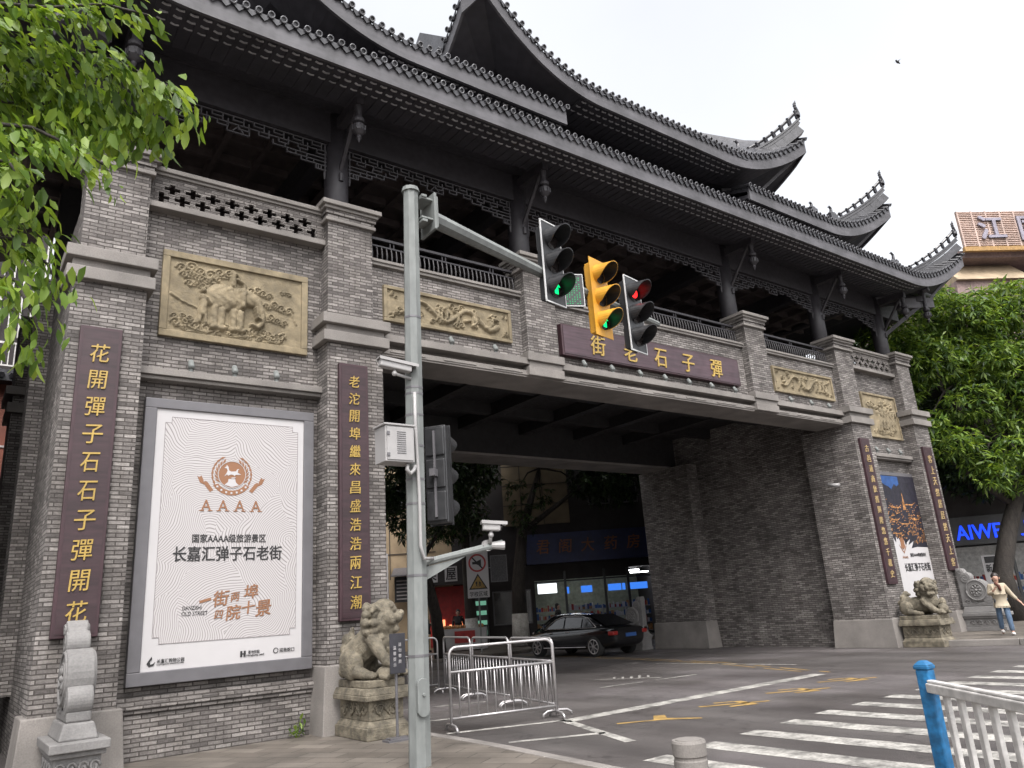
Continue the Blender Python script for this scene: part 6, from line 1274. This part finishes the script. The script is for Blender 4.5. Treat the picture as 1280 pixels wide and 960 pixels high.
# ---------------------------------------------------------------- people
def skinned(name, nd, ed, m, parent, root, sub=1):
    k = list(nd); me = bpy.data.meshes.new(name); me.from_pydata([nd[q][0] for q in k], [(k.index(a), k.index(c)) for a, c in ed], []); o = bpy.data.objects.new(name, me); COL.objects.link(o)
    o.modifiers.new('skin', 'SKIN'); s_ = o.modifiers.new('sub', 'SUBSURF'); s_.levels = sub; s_.render_levels = sub
    for i, q in enumerate(k):
        rr = nd[q][1]; me.skin_vertices[0].data[i].radius = rr if isinstance(rr, tuple) else (rr, rr); me.skin_vertices[0].data[i].use_root = (q == root)
    bpy.context.view_layer.update(); out = bpy.data.meshes.new_from_object(o.evaluated_get(bpy.context.evaluated_depsgraph_get())); bpy.data.objects.remove(o); bpy.data.meshes.remove(me); out.name = name
    return link(name, out, m, parent, smooth=True, local=True)
def person(label, loc, rz, top, legs, shoes, long_hair, stride=.2, h=1.58, arms='walk', scarf=False):
    r = empty('person', loc, label, 'person', None, rz); s = h / 1.62                     # faces +x
    q = lambda x, y, z: (x * s, y * s, z * s)
    f, bk = stride, -stride
    N_ = {'pelvis': (q(0, 0, .90), .12 * s), 'waist': (q(0, 0, 1.04), .105 * s), 'chest': (q(.01, 0, 1.22), (.15 * s, .11 * s)), 'neckb': (q(0, 0, 1.35), .065 * s), 'neck': (q(.015, 0, 1.40), .05 * s), 'head': (q(.03, 0, 1.50), .088 * s), 'crown': (q(.02, 0, 1.57), .075 * s)}
    E_ = [('pelvis', 'waist'), ('waist', 'chest'), ('chest', 'neckb'), ('neckb', 'neck'), ('neck', 'head'), ('head', 'crown')]
    J = {}
    for sd, y, fx in (('l', 1, f), ('r', -1, bk)):
        J[sd + 'hip'] = (q(0, y * .085, .86), .088 * s); J[sd + 'knee'] = (q(fx * .55 + .03, y * .09, .47), .058 * s); J[sd + 'ank'] = (q(fx, y * .09, .09 + (.05 if fx < 0 else 0)), .038 * s); J[sd + 'toe'] = (q(fx + .13, y * .1, .035 + (.01 if fx < 0 else 0)), .032 * s)
        J[sd + 'sho'] = (q(0, y * .165, 1.30), .058 * s)
        if arms == 'walk' and y < 0 or arms == 'down': J[sd + 'elb'] = (q(-.05 - fx * .2, y * .24, 1.06), .042 * s); J[sd + 'wri'] = (q(.05 - fx * .4, y * .27, .86), .028 * s); J[sd + 'pal'] = (q(.09 - fx * .4, y * .275, .80), .024 * s); fd_ = Vector((.1, y * .02, -.08))
        elif arms == 'walk': J[sd + 'elb'] = (q(-.06, y * .29, 1.07), .042 * s); J[sd + 'wri'] = (q(-.02, y * .43, .88), .028 * s); J[sd + 'pal'] = (q(.0, y * .47, .83), .024 * s); fd_ = Vector((.03, y * .06, -.08))
        else: J[sd + 'elb'] = (q(.03, y * .23, 1.05), .042 * s); J[sd + 'wri'] = (q(.2, y * .12, 1.15), .028 * s); J[sd + 'pal'] = (q(.25, y * .1, 1.18), .024 * s); fd_ = Vector((.09, -y * .03, .03))
        if arms == 'walk' and y < 0: J[sd + 'elb'] = (q(.02, y * .24, 1.07), .042 * s); J[sd + 'wri'] = (q(.19, y * .14, 1.18), .028 * s); J[sd + 'pal'] = (q(.23, y * .11, 1.22), .024 * s); fd_ = Vector((.06, -y * .03, .07))
        pal = Vector(J[sd + 'pal'][0]); fd_ = fd_.normalized(); sdv = fd_.cross(Vector((0, 0, 1))).normalized()
        for k, (o_f, ln) in enumerate(((-.03, .065), (-.01, .078), (.01, .074), (.03, .055))):
            J[f'{sd}f{k}a'] = (tuple(pal + fd_ * .035 * s + sdv * o_f * s), .009 * s); J[f'{sd}f{k}b'] = (tuple(pal + (fd_ * (.035 + ln) + sdv * o_f * 1.15 + Vector((0, 0, -.015))) * s), .007 * s); E_ += [(sd + 'pal', f'{sd}f{k}a'), (f'{sd}f{k}a', f'{sd}f{k}b')]
        J[sd + 'th'] = (tuple(pal + (fd_ * .02 - sdv * .05) * s), .009 * s); E_ += [('pelvis', sd + 'hip'), (sd + 'hip', sd + 'knee'), (sd + 'knee', sd + 'ank'), (sd + 'ank', sd + 'toe'), ('chest', sd + 'sho'), (sd + 'sho', sd + 'elb'), (sd + 'elb', sd + 'wri'), (sd + 'wri', sd + 'pal'), (sd + 'pal', sd + 'th')]
    N_.update(J); body = skinned('body', N_, E_, skin, r, 'pelvis')
    g = lambda k, dr: (N_[k][0], tuple(x + dr * s for x in N_[k][1]) if isinstance(N_[k][1], tuple) else N_[k][1] + dr * s)
    T = {k: g(k, (.03 if k == 'chest' else .035) if k != 'pelvis' else .055) for k in ('pelvis', 'waist', 'chest')}; T['hem'] = (q(0, 0, .76), .185 * s); T['neckb'] = g('neckb', .022)
    for sd in 'lr':
        for k in ('sho', 'elb'): T[sd + k] = g(sd + k, .024)
        T[sd + 'cuf'] = (tuple(Vector(N_[sd + 'elb'][0]).lerp(Vector(N_[sd + 'wri'][0]), .9)), .045 * s)
    skinned('jacket', T, [('hem', 'pelvis'), ('pelvis', 'waist'), ('waist', 'chest'), ('chest', 'neckb')] + [(sd + a, sd + c) for sd in 'lr' for a, c in (('sho', 'elb'), ('elb', 'cuf'))] + [('chest', 'lsho'), ('chest', 'rsho')], top, r, 'pelvis')
    T = {'pelvis': g('pelvis', .004)}
    for sd in 'lr': T[sd + 'hip'] = g(sd + 'hip', -.004); T[sd + 'knee'] = g(sd + 'knee', .02); T[sd + 'ank'] = (N_[sd + 'ank'][0], .062 * s)
    skinned('trousers', T, [('pelvis', sd + 'hip') for sd in 'lr'] + [(sd + 'hip', sd + 'knee') for sd in 'lr'] + [(sd + 'knee', sd + 'ank') for sd in 'lr'], legs, r, 'pelvis')
    for sd in 'lr': a = Vector(N_[sd + 'ank'][0]); b = MB(); b.ball((a.x + .05 * s, a.y, a.z - .045 * s), (.125 * s, .048 * s, .045 * s), nu=12, nv=8); obj('shoe', b, shoes, r, smooth=True, local=True)
    b = MB(); b.ball(q(-.028, 0, 1.56), (.100 * s, .098 * s, .098 * s), nu=14, nv=9); b.ball(q(-.06, 0, 1.47), (.07 * s, .085 * s, .1 * s), nu=12, nv=8)
    if long_hair: b.tube([q(-.09, 0, 1.52), q(-.13, .0, 1.42), q(-.11, 0, 1.28)], [.04 * s, .04 * s, .012 * s], 8)
    obj('hair', b, hair_m, r, smooth=True, local=True)
    b = MB(); [b.ball(q(.115, e * .034, 1.512), (.008 * s, .009 * s, .006 * s), nu=8, nv=6) for e in (-1, 1)]; obj('eyes', b, black_ink, r, local=True)
    b = MB(); b.ball(q(.127, 0, 1.482), (.018 * s, .014 * s, .024 * s), nu=8, nv=6); [b.ball(q(.03, e * .095, 1.495), (.022 * s, .012 * s, .03 * s), nu=8, nv=6) for e in (-1, 1)]; obj('nose_and_ears', b, skin, r, smooth=True, local=True)
    b = MB(); b.ball(q(.115, 0, 1.446), (.010 * s, .024 * s, .007 * s), nu=8, nv=6); obj('mouth', b, scarf_m, r, local=True)
    if scarf: b = MB(); b.tube([q(.08, -.05, 1.38), q(.14, .02, 1.30), q(.15, .04, 1.16)], [.035 * s, .04 * s, .03 * s], 8); obj('scarf', b, scarf_m, r, smooth=True, local=True)
    return r
person('woman in a cream jacket and blue jeans walking past the drum stone', (23.35, 9.62, .05), R(-148), coat_m, jean_m, shoe_m, True, .17, 1.6, 'walk', True)
person('dark clothed person standing beside the fruit stall', tuple(PH.P(-.3, -3.9, .06)), R(-20), dkcloth, dkcloth, rubber, False, .06, 1.68, 'reach')
person('dark clothed person standing before the red shopfront', tuple(PH.P(.9, -1.4, .06)), R(-120), dkcloth, dkcloth, rubber, False, .05, 1.7, 'down')
person('person in dark clothes at the pharmacy door near the tree trunk', tuple(PH.P(5.6, -1.2, .06)), R(-60), dkcloth, jean_m, rubber, False, .1, 1.66, 'down')
